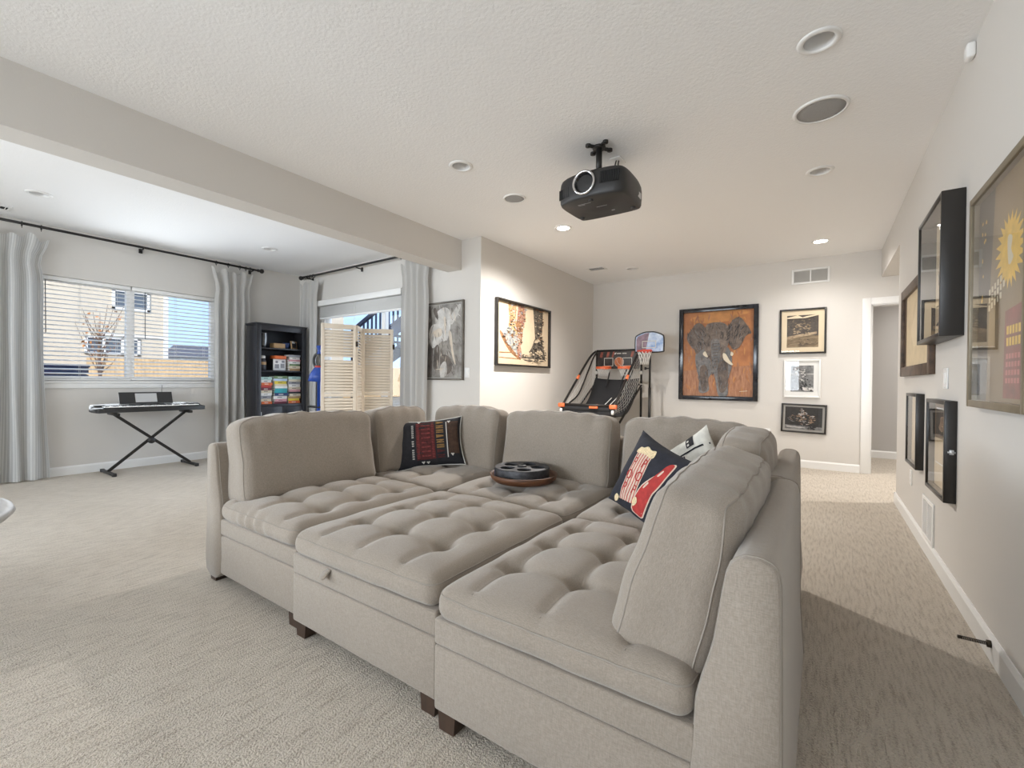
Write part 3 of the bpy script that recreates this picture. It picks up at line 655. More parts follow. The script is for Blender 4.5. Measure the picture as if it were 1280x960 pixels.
module('corner_sofa', 'corner piece of the sectional holding the black lettered pillow', 'sofa', -2.775, -1.872, 1.968, 2.862, 'LB', [-2.42, -2.18], [2.15, 2.40], 12,
       [(-2.590, 2.245, CZ, .50, .19, .455, L90, -.12), (-2.215, 2.640, CZ, .64, .19, .46, 0, -.10)])
module('armless_sofa', 'armless middle seat of the sectional holding the wooden tray', 'sofa', -1.866, -1.010, 1.968, 2.862, 'B', [-1.66, -1.43, -1.20], [2.14, 2.38], 13,
       [(-1.437, 2.635, CZ, .80, .19, .45, 0, -.10)])
module('corner_sofa', 'corner piece of the sectional holding the popcorn pillow', 'sofa', -1.004, -.085, 1.968, 2.862, 'RB', [-.80, -.57], [2.15, 2.40], 14,
       [(-.635, 2.635, CZ, .68, .19, .45, 0, -.10), (-.285, 2.235, CZ, .50, .19, .44, -L90, -.12)])
module('armless_sofa', 'armless sectional seat on the picture wall side with its back cushion leaning outward', 'sofa', -1.000, -.055, 1.015, 1.962, 'R', [-.86, -.62, -.38], [1.27, 1.52, 1.76], 15,
       [(-.285, 1.500, CZ-.035, .86, .20, .46, -L90, -.24)])
module('storage_ottoman', 'tufted storage ottoman with a fabric pull tab in the pit of the sectional', 'ottoman', -1.862, -1.006, 1.040, 1.962, '', [-1.68, -1.44, -1.20], [1.27, 1.52, 1.76], 16, [], handle=True)

# ------------------------------------------------------------------ pillows, tray and film reel
def pillow_shape(hw, hh, t, seed, pinch=.10):
    def pos(u, v, side):
        e = max(0, (1-abs(u)**2.6))*max(0, (1-abs(v)**2.6)); kx = 1-pinch*(1-abs(v)**2)*abs(u)**3 ; ky = 1-pinch*(1-abs(u)**2)*abs(v)**3
        x, z = u*hw*kx, v*hh*ky
        y = side*(t*e**.55) + .006*noise.noise(Vector((u*3+seed, v*3, side)))
        return Vector((x, y, z))
    return pos
def pillow(name, label, loc, rot, hw, hh, t, m, seed, n=26, pipe=None, pinch=.10):
    root = thing(name, label, 'pillow', loc); root.rotation_euler = rot; pos = pillow_shape(hw, hh, t, seed, pinch); mb = MB(); vs = []; fs = []
    for side in (-1, 1):
        o = len(vs)
        for j in range(n+1):
            for i in range(n+1): vs.append(pos(-1+2*i/n, -1+2*j/n, side))
        fs += [(o+j*(n+1)+i, o+j*(n+1)+i+1, o+(j+1)*(n+1)+i+1, o+(j+1)*(n+1)+i) for j in range(n) for i in range(n)]
    mb.add(vs, fs, 0, True); bo = mb.build('cover', m, root)
    if pipe:
        pts = []
        for k in range(80):
            a = k/80*4; s_ = int(a); f_ = a-s_; u, v = [(-1+2*f_, -1), (1, -1+2*f_), (1-2*f_, 1), (-1, 1-2*f_)][s_]; p = pos(u, v, 1); p.y = 0; pts.append(p*1.004)
        MB().tube(pts, .004, 6, closed=True).build('piping', pipe, root)
    return root, pos
def decal(pos, root, name, shapes, mats, side=-1):     # flat print laid on the pillow face; shapes = [(poly in u,v), mat index, layer]
    bm = bmesh.new(); mb = MB()
    for pts, mi, lay in shapes:
        b2 = bmesh.new(); vsx = [b2.verts.new((x, 0, z)) for x, z in pts]
        b2.faces.new(vsx); bmesh.ops.triangulate(b2, faces=b2.faces[:])
        for _ in range(3):
            lg = [e for e in b2.edges if e.calc_length() > .12]
            if not lg: break
            bmesh.ops.subdivide_edges(b2, edges=lg, cuts=1); bmesh.ops.triangulate(b2, faces=b2.faces[:])
        b2.verts.index_update(); out = []
        for v in b2.verts:
            p = pos(v.co.x, v.co.z, side); p.y += side*(.0012+.0008*lay); out.append(p)
        mb.add(out, [[v.index for v in f_.verts] for f_ in b2.faces], mi, True); b2.free()
    bm.free(); return mb.build(name, mats, root)
def rect(x0, z0, x1, z1): return [(x0, z0), (x1, z0), (x1, z1), (x0, z1)]
mat('pillow_black', (.016, .016, .020), .9, var=.3, vscale=30, bump=.2, bscale=300); mat('pillow_navy', (.020, .021, .030), .9, var=.25, vscale=30, bump=.2, bscale=300)
mat('print_white', (.62, .60, .56), .9); mat('print_red', (.42, .035, .030), .8, var=.2, vscale=40); mat('print_wine', (.20, .035, .032), .9, var=.3, vscale=60); mat('print_maroon', (.075, .014, .014), .9, var=.3, vscale=60); mat('print_gold', (.30, .17, .055), .9, var=.25, vscale=50)
mat('print_brown', (.060, .032, .020), .9, var=.4, vscale=25); mat('print_cream', (.66, .52, .42), .9, var=.12, vscale=60); mat('popcorn', (.72, .58, .36), .9, var=.3, vscale=160); mat('pillow_white', (.66, .64, .58), .9, var=.08, vscale=40)

pl, pos = pillow('throw_pillow', 'black throw pillow with red and gold vertical print in the sofa corner', (-2.335, 2.340, .640), (-.34, -.09, .74), .240, .180, .070, 'pillow_black', 3, pipe='print_white')
sh = []
rr = random.Random(5)
for k in range(17):                                   # small white vertical lettering, read from top to bottom
    z = .72-k*.085
    if k in (7, 11): continue
    sh.append((rect(-.53, z-.026, -.47, z+.026), 0, 1)); sh.append((rect(-.515, z-.010, -.485, z+.012), 4, 2))
sh.append((rect(-.40, -.72, .16, .86), 1, 0))
for k in range(22):
    z = .80-k*.068
    sh.append((rect(-.38, z-.016, -.30, z+.016), 2, 1)); sh.append((rect(.06, z-.016, .13, z+.016), 2, 1))
for k in range(8): z = .70-k*.18; sh.append((rect(-.24, z-.035, .02, z+.02), 2, 1)); sh.append((rect(-.20, z-.012, -.06, z), 4, 2))
for k, col in enumerate((3, 3, 3, 3, 3, 3, 1, 1)):
    z = .78-k*.20
    if k % 3 == 0: sh += [([(.20, z-.07), (.42, z-.02), (.42, z+.02), (.20, z+.07), (.20, z+.03), (.34, z), (.20, z-.03)], col, 1)]
    elif k % 3 == 1: sh += [(rect(.20, z-.07, .42, z-.03), col, 1), (rect(.20, z+.02, .42, z+.06), col, 1), ([(.20, z-.03), (.26, z-.03), (.42, z+.02), (.36, z+.02)], col, 1)]
    else: sh += [(rect(.20, z-.07, .42, z-.04), col, 1), (rect(.20, z-.015, .42, z+.015), col, 1), (rect(.20, z+.04, .42, z+.07), col, 1)]
sh.append((rect(.50, -.70, .53, .80), 0, 1)); sh.append((rect(.55, -.55, .90, .80), 5, 0))
for cx_, cz_ in ((-.22, -.84), (-.08, -.86), (.66, -.58), (.60, .80), (-.30, .90)):
    sh.append(([(cx_+.045*math.cos(a)*(1+.35*math.sin(3*a)), cz_+.05*math.sin(a)*(1+.35*math.sin(3*a))) for a in [2*PI*i/14 for i in range(14)]], 0, 3))
decal(pos, pl, 'printed_lettering', sh, ['print_white', 'print_maroon', 'print_wine', 'print_gold', 'pillow_black', 'print_brown'])

def glyphs(txt, size):
    cu = bpy.data.curves.new('t', 'FONT'); cu.body = txt; cu.size = size; cu.align_x = 'CENTER'; cu.align_y = 'CENTER'; o = bpy.data.objects.new('t', cu); COL.objects.link(o)
    dg = bpy.context.evaluated_depsgraph_get(); me = bpy.data.meshes.new_from_object(o.evaluated_get(dg)); vs = [v.co[:] for v in me.vertices]; fs = [tuple(p.vertices) for p in me.polygons]
    bpy.data.objects.remove(o); bpy.data.curves.remove(cu); bpy.data.meshes.remove(me); return vs, fs
p2, pos = pillow('throw_pillow', 'dark navy throw pillow printed with a striped popcorn box and red bottle', (-.640, 2.090, .625), (-.33, .30, -.50), .20, .195, .08, 'pillow_navy', 9)
sh = [([(-.55, .52), (-.08, .60), (.02, -.62), (-.47, -.74)], 0, 1)]
for k in range(6): a = k/6+.06; sh.append(([(-.55+.47*a, .52+.08*a), (-.55+.47*(a+.05), .52+.08*(a+.05)), (-.47+.49*(a+.05), -.74+.12*(a+.05)), (-.47+.49*a, -.74+.12*a)], 1, 2))
sh.append((sp2([(-.58, .50), (-.55, .66), (-.44, .70), (-.36, .78), (-.22, .74), (-.10, .78), (-.04, .62), (-.10, .55), (-.3, .56)], 4), 2, 3))
sh.append((sp2([(-.66, -.80), (-.60, -.68), (-.50, -.72), (-.54, -.86), (-.64, -.92)], 4), 2, 3)); sh.append((sp2([(-.02, -.52), (.06, -.40), (.12, -.52), (.04, -.66)], 4), 2, 4))
bot = [(.02, -.72), (.05, -.20), (.18, .12), (.30, .38), (.40, .66), (.52, .70), (.50, .40), (.44, .10), (.38, -.24), (.36, -.74), (.2, -.80)]
sh.append((sp2([(x*1.0+(.03 if x > .2 else -.03), z*1.03) for x, z in bot], 3), 0, 0)); sh.append((sp2(bot, 3), 3, 1)); sh.append((sp2([(.12, -.10), (.16, .05), (.20, .03), (.15, -.12)], 3), 0, 2)); sh.append((sp2([(.30, .30), (.36, .46), (.39, .45), (.34, .30)], 3), 0, 2))
decal(pos, p2, 'printed_popcorn_and_bottle', sh, ['print_cream', 'print_red', 'popcorn', 'print_red'])
lt = MB()
for txt, cx_, cz_, n_ in (('POP', -.42, -.06, 3), ('POP', -.13, .02, 3)):
    for k, ch in enumerate(txt):
        vs, fs_ = glyphs(ch, .34); out = []
        for x, y, z in vs:
            p = pos(cx_+x*.72+.03*(k-1), cz_+(1-k)*.33+y, -1); p.y -= .0042; out.append(p)
        lt.add(out, fs_, 0)
lt.build('printed_letters', 'print_red', p2)
p3, pos = pillow('throw_pillow', 'small white film strip pillow tucked behind the popcorn pillow', (-.535, 2.440, .665), (-.25, -.62, -.30), .16, .16, .06, 'pillow_white', 21)
sh = [(rect(-1*.98, -.42, .98, -.36), 0, 1), (rect(-.98, .34, .98, .40), 0, 1), (rect(-.98, .0, .98, .04), 0, 1), (rect(-.30, .08, .05, .30), 0, 1), (rect(.2, .50, .5, .9), 0, 1), (rect(.25, .55, .33, .63), 1, 2), (rect(.25, .70, .33, .78), 1, 2), (rect(-.6, -.30, -.2, -.08), 0, 1), (rect(.4, -.30, .8, -.08), 0, 1)]
for k in range(5): sh.append((rect(-.27+k*.065, .11, -.24+k*.065, .27), 1, 2))
decal(pos, p3, 'printed_film_strip', sh, ['pillow_black', 'pillow_white'])

mat('tray_wood', (.115, .048, .022), .5, var=.45, vscale=9, stretch=(1, 1, 4)); mat('reel_metal', (.055, .055, .06), .5, var=.7, vscale=14, bump=.3, bscale=60, metal=.5); mat('reel_label', (.03, .06, .16), .6, var=.6, vscale=30)
tx, ty, tz = -1.478, 2.270, .492
tr = MB().lathe([(0, .0), (.15, .0), (.175, .006), (.198, .028), (.204, .050), (.199, .052), (.190, .032), (.168, .014), (0, .012)], 48)
tag(tr.build('serving_tray', 'tray_wood', loc=(tx, ty, tz)), 'round brown wooden tray on the middle sofa seat', 'tray')
rl = thing('film_reel', 'dark metal film reel standing flat in the wooden tray', 'film reel', (tx-.012, ty, tz+.0135), .4)
MB().lathe([(.163, 0), (.166, .004), (.166, .070), (.163, .076), (.158, .074), (.156, .070), (.156, .006), (.15, .0)], 48).build('rim', 'reel_metal', rl)
MB().lathe([(0, .03), (.13, .03), (.156, .03)], 40, cap=False).build('film_roll', 'dark_gap', rl)
fl = MB(); n = 90
R_ = [Vector((p[0], p[1], 0)) for p in ring(0, 0, .162, 64)]; holes = [[Vector((q[0], q[1], 0)) for q in reversed(ring(.096*math.cos(k*2*PI/5), .096*math.sin(k*2*PI/5), .044, 18))] for k in range(5)]+[[Vector((q[0], q[1], 0)) for q in reversed(ring(0, 0, .012, 10))]]
flat = R_+[p for q in holes for p in q]; tri = tessellate_polygon([R_]+holes); fl.add([(p.x, p.y, .074) for p in flat], tri); fl.add([(p.x, p.y, .066) for p in flat], [t_[::-1] for t_ in tri])
for q in holes:
    k0 = len(q); fl.add([(p.x, p.y, .066) for p in q]+[(p.x, p.y, .074) for p in q], [(i, (i+1) % k0, (i+1) % k0+k0, i+k0) for i in range(k0)])
fl.build('flange', 'reel_metal', rl)
MB().lathe([(.030, .074), (.028, .082), (.016, .086), (.014, .078)], 20, cap=False).build('hub', 'reel_metal', rl)
lb = MB(); k0 = 10
vs = [(.1672*math.cos(a), .1672*math.sin(a), z) for z in (.012, .062) for a in [2.9+i*.07 for i in range(k0)]]; lb.add(vs, [(i, i+1, k0+i+1, k0+i) for i in range(k0-1)]); lb.build('label', 'reel_label', rl)

# ------------------------------------------------------------------ round table edge beside the camera
mat('grey_table', (.40, .385, .37), .5, var=.15, vscale=6, stretch=(1, 6, 1))
tb = thing('coffee_table', 'round grey table top reaching in beside the striped curtain', 'table', (-3.36, -.30, 0))
MB().lathe([(0, .42), (.68, .42), (.715, .428), (.73, .445), (.722, .462), (.70, .468), (0, .47)], 72).build('table_top', 'grey_table', tb)
MB().lathe([(.30, 0), (.30, .02), (.10, .04), (.06, .10), (.06, .36), (.16, .42)], 32).build('pedestal', 'grey_table', tb)

# ------------------------------------------------------------------ keyboard on its folding stand
ks = thing('keyboard_stand', 'black folding X stand under the keyboard', 'stand', (-6.60, 1.955, 0))
for sx, ya, yb in ((-.011, -.395, .35), (.011, .395, -.35)):
    MB().bar((sx, ya, .03), (sx, yb, .675), .02, .03).build('leg', 'black_metal', ks)
for y in (-.395, .395):
    ft = MB(); ft.rbox(-.23, .23, y-.016, y+.016, .004, .034, .006); ft.build('foot', 'black_metal', ks)
    for e in (-.215, .215): MB().rbox(e-.02, e+.02, y-.019, y+.019, 0, .036, .005).build('rubber_cap', 'black_plastic', ks)
for y in (-.35, .35): MB().rbox(-.17, .17, y-.018, y+.018, .662, .694, .008).build('support_arm', 'black_metal', ks)
MB().lathe([(.034, -.022), (.038, -.012), (.038, .012), (.034, .022)], 18, (0, 0, .345), 'x').build('pivot', 'black_plastic', ks)
kb = thing('electronic_keyboard', 'black and silver electronic keyboard standing under the window', 'keyboard', (-6.60, 1.945, .699))
body = sp2([(.150, .0), (.165, .012), (.168, .035), (.155, .052), (.02, .058), (-.02, .074), (-.13, .084), (-.155, .070), (-.160, .03), (-.150, .0)], 3)
bm_ = MB(); n = len(body); vs = [(x, y, z) for y, k in ((-.525, .7), (-.515, .93), (-.50, 1), (.50, 1), (.515, .93), (.525, .7)) for x, z in [(p[0]*k, .03+(p[1]-.03)*k) for p in body]]
bm_.add(vs, [(r*n+i, r*n+(i+1) % n, (r+1)*n+(i+1) % n, (r+1)*n+i) for r in range(5) for i in range(n)]+[tuple(range(n)), tuple(range(6*n-1, 5*n-1, -1))], 0, True); bm_.build('case', 'black_plastic', kb)
MB().box(.025, .158, -.455, .455, .0555, .0615).build('key_bed', 'dark_gap', kb)
wk = MB()
for i in range(43): y = -.449+i*.02088; wk.rbox(.030, .160, y+.0006, y+.0202, .058, .0685, .002, 1, smooth=False)
stuff(wk.build('white_keys', 'ivory', kb))
bk = MB()
for i in range(42):
    if i % 7 in (2, 6): continue
    y = -.449+(i+1)*.02088; bk.box(.030, .105, y-.0055, y+.0055, .0685, .079)
stuff(bk.build('black_keys', 'black_plastic', kb))
pn = MB(); pn.add([(.018, -.40, .0605), (.018, .40, .0605), (-.125, .40, .0862), (-.125, -.40, .0862), (.018, -.40, .0635), (.018, .40, .0635), (-.125, .40, .089), (-.125, -.40, .089)], [(0, 1, 2, 3), (4, 5, 6, 7), (0, 1, 5, 4), (1, 2, 6, 5), (2, 3, 7, 6), (3, 0, 4, 7)]); pn.build('control_panel', 'panel_grey', kb)
sc_ = MB(); sc_.bar((-.05, -.09, .0775), (-.05, .09, .0775), .06, .004); sc_.build('display', 'lens_glass', kb)
bt_ = MB()
for i in range(22):
    y = -.36+i*.0165 if i < 11 else .16+(i-11)*.0165
    for x in (-.02, -.06): bt_.box(x-.006, x+.006, y-.004, y+.004, .071-.0*x, .076+(-.02-x)*.18)
stuff(bt_.build('buttons', 'white_plastic', kb))
for y0_ in (-.5, .41): MB().rbox(-.12, .0, y0_, y0_+.09, .073, .083, .003).build('speaker_grille', 'speaker_grille', kb)
mr = MB(); mr.bar((-.135, -.26, .15), (-.135, .26, .15), .006, .145, up=(-.35, 0, 1)); mr.build('music_rest', 'black_plastic', kb)
MB().bar((-.128, -.11, .152), (-.128, .10, .152), .002, .11, up=(-.35, 0, 1)).build('printed_sheet', 'silver', kb)
cb = MB().tube(spline([(-6.76, 2.15, .75), (-6.80, 2.15, .80), (-6.84, 2.13, .90), (-6.862, 2.14, 1.00)]), .003, 6); cb.build('power_cable', 'black_plastic').parent = None
tag(bpy.data.objects['power_cable'], 'thin black cable rising from the keyboard to the window sill', 'cable')

# ------------------------------------------------------------------ bookcase and books
BX, BY0, BY1 = -6.40, 3.055, 3.80
bc = thing('bookcase', 'tall black bookcase in the corner by the patio door', 'bookcase', (BX-.18, (BY0+BY1)/2, 0)); hw = (BY1-BY0)/2
cs = MB(); cs.rbox(-.12, .165, -hw+.02, -hw+.045, .06, 1.845, .003); cs.rbox(-.12, .165, hw-.045, hw-.02, .06, 1.845, .003); cs.rbox(-.12, .165, -hw+.045, hw-.045, 1.80, 1.845, .003); cs.build('case', 'black_paint', bc)
MB().box(-.12, -.113, -hw+.04, hw-.04, .06, 1.84).build('back_board', 'black_paint', bc)
ff = MB(); ff.rbox(.165, .182, -hw+.01, -hw+.075, .06, 1.86, .003); ff.rbox(.165, .182, hw-.075, hw-.01, .06, 1.86, .003); ff.rbox(.165, .182, -hw+.075, hw-.075, 1.775, 1.86, .003); ff.rbox(.165, .182, -hw+.075, hw-.075, .70, .735, .003); ff.build('face_frame', 'black_paint', bc)
cr = MB(); cr.rbox(-.125, .195, -hw-.005, hw+.005, 1.86, 1.872, .004); cr.rbox(-.12, .188, -hw+.002, hw-.002, 1.845, 1.86, .004); cr.build('cornice', 'black_paint', bc)
MB().rbox(-.12, .185, -hw, hw, 0, .06, .004).build('plinth', 'black_paint', bc)
SH = [.735, 1.215, 1.535]
for z in SH: MB().rbox(-.112, .160, -hw+.045, hw-.045, z-.022, z, .003).build('shelf', 'black_paint', bc)
for sgn in (-1, 1):
    a, b_ = (-hw+.078, -.003) if sgn < 0 else (.003, hw-.078)
    d_ = MB(); d_.rbox(.166, .184, a, b_, .09, .698, .003); dd = d_.build('cabinet_door', 'black_paint', bc)
    MB().rbox(.1835, .189, a+.06, b_-.06, .15, .638, .004).build('raised_panel', 'black_paint', dd)
    MB().lathe([(.006, 0), (.007, .012), (.012, .018), (.012, .024), (0, .027)], 12, (.184, -.03*(-sgn), .60), 'x').build('knob', 'brass_dark', dd)
    MB().box(.184, .187, (a if sgn < 0 else b_)-.004, (a if sgn < 0 else b_)+.004, .58, .63).build('hinge', 'silver', dd)
BC = {'orange': (.62, .13, .03), 'red': (.40, .035, .03), 'teal': (.03, .30, .33), 'yellow': (.66, .52, .05), 'white': (.72, .70, .66), 'cream': (.62, .54, .40), 'pale blue': (.42, .52, .66), 'black': (.03, .03, .035),
      'maroon': (.16, .025, .04), 'green': (.14, .22, .10), 'grey': (.28, .28, .30), 'tan': (.40, .25, .12), 'pink': (.55, .26, .28), 'mint': (.40, .58, .52), 'navy': (.02, .04, .12)}
for k, v in BC.items(): mat('book_'+k, v, .55, var=.12, vscale=20)
ORD = ['bottom', 'second', 'third', 'fourth', 'fifth', 'sixth', 'seventh', 'eighth', 'ninth', 'tenth', 'eleventh', 'twelfth', 'thirteenth']
rb = random.Random(11)
def book_stack(yc, wid, z0, ztop, cols, where):
    n = len(cols); hs = [rb.uniform(.8, 1.25) for _ in cols]; k = (ztop-z0)/sum(hs); z = z0+.0005
    for i, cname in enumerate(cols):
        t_ = hs[i]*k-.001; w_ = wid*rb.uniform(.86, 1.0)/2; dp = rb.uniform(.13, .155); x1 = BX-.18+.145-rb.uniform(0, .02)
        pos_ = ORD[i]+(' book' if i == 0 else ' from the bottom'); lab = '%s book lying %s of the %s' % (cname, ('at the bottom' if i == 0 else pos_), where)
        r_ = thing('book', lab, 'book', (x1-dp/2, yc+rb.uniform(-.008, .008), z), rb.uniform(-.05, .05), 'books in the black bookcase')
        cv = MB(); cv.box(-dp/2, dp/2, -w_, w_, 0, t_*.10); cv.box(-dp/2, dp/2, -w_, w_, t_*.90, t_); cv.box(dp/2-t_*.1, dp/2, -w_, w_, t_*.10, t_*.90); cv.build('cover', 'book_'+cname, r_)
        MB().box(-dp/2+.004, dp/2-t_*.1, -w_+.004, w_-.004, t_*.10, t_*.90).build('pages', 'paper', r_)
        if t_ > .034: MB().box(dp/2, dp/2+.0006, -w_*.45, w_*.25, t_*.40, t_*.60).build('spine_title', 'book_white' if cname in ('black', 'maroon', 'red', 'teal', 'navy', 'green', 'orange') else 'book_black', r_)
        z += t_+.001
yc = [(BY0+BY1)/2+d for d in (-.205, .005, .205)]
book_stack(yc[0], .17, SH[0], SH[0]+.385, ['orange', 'cream', 'grey', 'white', 'cream', 'maroon', 'red', 'orange', 'white', 'mint'], 'lower shelf stack nearest the window')
book_stack(yc[1], .20, SH[0], SH[0]+.400, ['maroon', 'pink', 'white', 'navy', 'teal', 'teal', 'white', 'cream', 'yellow', 'pale blue', 'green'], 'lower shelf middle stack')
book_stack(yc[2], .19, SH[0], SH[0]+.395, ['orange', 'yellow', 'tan', 'cream', 'black', 'pink', 'cream', 'white', 'grey', 'cream', 'mint'], 'lower shelf stack nearest the patio door')
book_stack(yc[2], .18, SH[1], SH[1]+.235, ['tan', 'cream', 'green', 'white', 'pink', 'white', 'grey'], 'middle shelf stack nearest the patio door')
def on_shelf(name, label, cat, y, z): return thing(name, label, cat, (BX-.10, y, z), 0)
pf = on_shelf('photo_frame', 'white picture frame with dark photos standing on the middle shelf', 'picture frame', yc[1], SH[1]+.001)
MB().rbox(0, .014, -.092, .092, 0, .165, .003).build('frame', 'white_plastic', pf)
ph = MB(); ph.box(.0142, .015, -.07, -.01, .03, .09); ph.box(.0142, .015, .012, .07, .035, .10); ph.box(.0142, .015, -.06, -.025, .105, .14); ph.box(.0142, .015, .03, .07, .112, .145); ph.build('photos', 'book_grey', pf)
b_ = MB().rbox(-.07, .07, -.085, .085, 0, .045, .004); tag(b_.build('orange_box', 'book_orange', loc=(BX-.11, yc[1]-.01, SH[1]+.168)), 'flat orange box resting on the picture frame on the middle shelf', 'box')
b_ = MB().rbox(-.06, .06, -.082, .082, 0, .070, .004); tag(b_.build('wooden_box', 'book_tan', loc=(BX-.11, yc[1]-.02, SH[2]+.001)), 'small tan wooden box in the middle of the top shelf', 'box')
jr = on_shelf('jar', 'dark jar with a cream label at the window end of the middle shelf', 'jar', yc[0]-.03, SH[1]+.001)
MB().lathe([(.045, 0), (.05, .01), (.05, .13), (.035, .15), (.035, .165)], 16).build('body', 'book_black', jr); MB().lathe([(.038, .165), (.038, .20), (.03, .206), (0, .206)], 16).build('lid', 'book_white', jr); MB().lathe([(.0508, .075), (.0508, .115)], 16, cap=False).build('label_band', 'book_tan', jr)
gv = on_shelf('glass_vase', 'dark cut glass vase at the window end of the top shelf', 'vase', yc[0]-.02, SH[2]+.001)
MB().lathe([(.03, 0), (.032, .01), (.045, .06), (.052, .14), (.046, .19), (.05, .205), (.044, .2), (.04, .14)], 10, smooth=False).build('body', 'lens_glass', gv)
pb = on_shelf('photo_frame', 'small tilted gold and white photo frame on the top shelf', 'picture frame', yc[2]+.02, SH[2]+.001); pb.rotation_euler = (0, -.12, .5)
MB().rbox(0, .012, -.075, .075, 0, .12, .003).build('frame', 'book_tan', pb); MB().box(.0122, .013, -.055, .055, .02, .10).build('photo', 'book_black', pb); MB().box(.0128, .0135, -.05, .02, .085, .115).build('mat_edge', 'book_white', pb)
bw = on_shelf('bowl', 'dark round bowl behind the top shelf box', 'bowl', yc[1]+.10, SH[2]+.001); MB().lathe([(.02, 0), (.025, .006), (.045, .05), (.05, .085), (.046, .085), (.04, .05), (0, .012)], 18).build('body', 'book_navy', bw)

# ------------------------------------------------------------------ folding louvred screen
A_ = Vector((-4.53, 2.85)); B_ = Vector((-4.37, 3.19)); C_ = Vector((-4.60, 3.435)); D_ = Vector((-4.335, 3.695)); SHH = 1.715
fsr = thing('folding_screen', 'cream louvred folding screen in front of the patio door', 'room divider', ((B_.x+C_.x)/2, (B_.y+C_.y)/2, 0))
def lpanel(p, q, gap):
    d = q-p; L = d.length; ang = math.atan2(d.y, d.x); mid = (p+q)/2-Vector(fsr.location[:2])
    fr = MB(); w_ = .036
    fr.rbox(-L/2+.002, -L/2+w_, -.012, .012, .0, SHH, .003); fr.rbox(L/2-w_, L/2-.002, -.012, .012, .0, SHH, .003)
    for z0, z1 in ((.09, .15), (SHH-.055, SHH), (.90, .94)): fr.rbox(-L/2+w_, L/2-w_, -.011, .011, z0, z1, .003)
    fo = fr.build('panel_frame', 'screen_wood', fsr, loc=(mid.x, mid.y, 0), rot=(0, 0, ang))
    me = MB().rbox(-L/2+w_, L/2-w_, -.020, .020, -.003, .003, .002, 1).mesh('slat', 'screen_wood')
    zs = [.17+i*.0335 for i in range(22)]+[.96+i*.0335 for i in range(21)]
    for z in zs:
        if gap and 1.31 < z < 1.345: continue
        inst('slat', me, fo, (0, 0, z), (math.radians(54), 0, 0))
    return fo
lpanel(A_, B_, True); lpanel(B_, C_, False); lpanel(C_, D_, False)
for P_ in (B_, C_, D_):
    for z in (.3, 1.50): MB().rbox(P_.x-fsr.location.x-.014, P_.x-fsr.location.x+.014, P_.y-fsr.location.y-.014, P_.y-fsr.location.y+.014, z-.03, z+.03, .003).build('hinge', 'brass_dark', fsr)

# blue and black thing half hidden between curtain and screen
mat('toy_blue', (.015, .06, .32), .4); mat('toy_red', (.42, .04, .03), .4)
ty_ = thing('toy_stand', 'blue and black stand half hidden between the corner curtain and the louvred screen', 'stand', (-5.33, 3.33, 0))
MB().lathe([(.20, 0), (.20, .03), (.05, .06), (.025, .10), (.025, .72)], 20).build('base', 'toy_blue', ty_)
MB().tube([(-.24, 0, .735), (.12, 0, .735)], .014, 8).build('cross_bar', 'black_metal', ty_)
MB().lathe([(.02, .74), (.02, 1.06), (.13, 1.07), (.11, 1.16), (.06, 1.24), (.02, 1.26)], 18).build('body', 'toy_blue', ty_)
MB().tube([(.085*math.cos(a)-.03, 0, 1.335+.085*math.sin(a)) for a in [2*PI*i/20 for i in range(20)]], .020, 8, closed=True).build('ring', 'black_plastic', ty_)
MB().lathe([(.03, 1.42), (.015, 1.46), (.035, 1.52), (.02, 1.53)], 14).build('top_cap', 'toy_blue', ty_); MB().lathe([(.05, 1.235), (.05, 1.27)], 14).build('collar', 'toy_red', ty_)

# ------------------------------------------------------------------ arcade basketball game (local: width x, depth y towards the wall, z up)
mat('game_cloth', (.016, .016, .018), .85); mat('game_board', (.030, .024, .022), .5, var=.5, vscale=12); mat('ball_orange', (.42, .13, .05), .7, var=.2, vscale=60, bump=.3, bscale=400); mat('board_line', (.55, .53, .48), .6); mat('board_streak', (.24, .06, .035), .5, var=.5, vscale=20)
gm = thing('basketball_arcade', 'black and orange two hoop basketball arcade game in the corner', 'arcade game', (-2.585, 6.02, 0)); GW = .375
def gtube(name, pts, r=.016, m='black_metal'): return MB().tube(pts, r, 9).build(name, m, gm)
for sx in (-1, 1):
    x = sx*GW
    gtube('side_rail', spline([(x, -.50, .77), (x, -.10, 1.10), (x*.98, .34, 1.46), (x*.96, .56, 1.575)], 5), .017)
    gtube('inner_rail', spline([(x*.93, -.36, .79), (x*.92, -.06, .92), (x*.92, .22, 1.22), (x*.92, .44, 1.47), (x*.92, .56, 1.55)], 6), .012)
    gtube('rear_post', [(x*.96, .60, .02), (x*.96, .60, 1.585)], .017)
    gtube('front_leg', [(x, -.52, .02), (x, -.52, .79)], .017)
    gtube('diagonal_leg', [(x, .56, 1.05), (x, -.30, .55)], .015)
    gtube('floor_bar', [(x, -.52, .025), (x*.96, .60, .025)], .015)
    MB().rbox(x-.05, x+.05, -.545, -.50, .745, .80, .01).build('corner_joint', 'orange_plastic', gm)
    MB().tube([(x, -.06, 1.13), (x, .0, 1.185)], .021, 9).build('joint_sleeve', 'orange_plastic', gm)
    for z, y in ((.70, -.53), (1.05, .60), (1.24, .60)): MB().lathe([(0, -.028), (.016, -.026), (.02, 0), (.016, .026), (0, .028)], 12, (x*(1 if y < 0 else .96), y-.012, z)).build('end_cap', 'white_plastic', gm)
gtube('top_bar', [(-GW*.96, .60, 1.585), (GW*.96, .60, 1.585)], .017); gtube('front_bar', [(-GW, -.52, .785), (GW, -.52, .785)], .016); gtube('front_lower_bar', [(-GW, -.52, .66), (GW, -.52, .66)], .014); gtube('rear_bar', [(-GW*.96, .60, 1.06), (GW*.96, .60, 1.06)], .014)
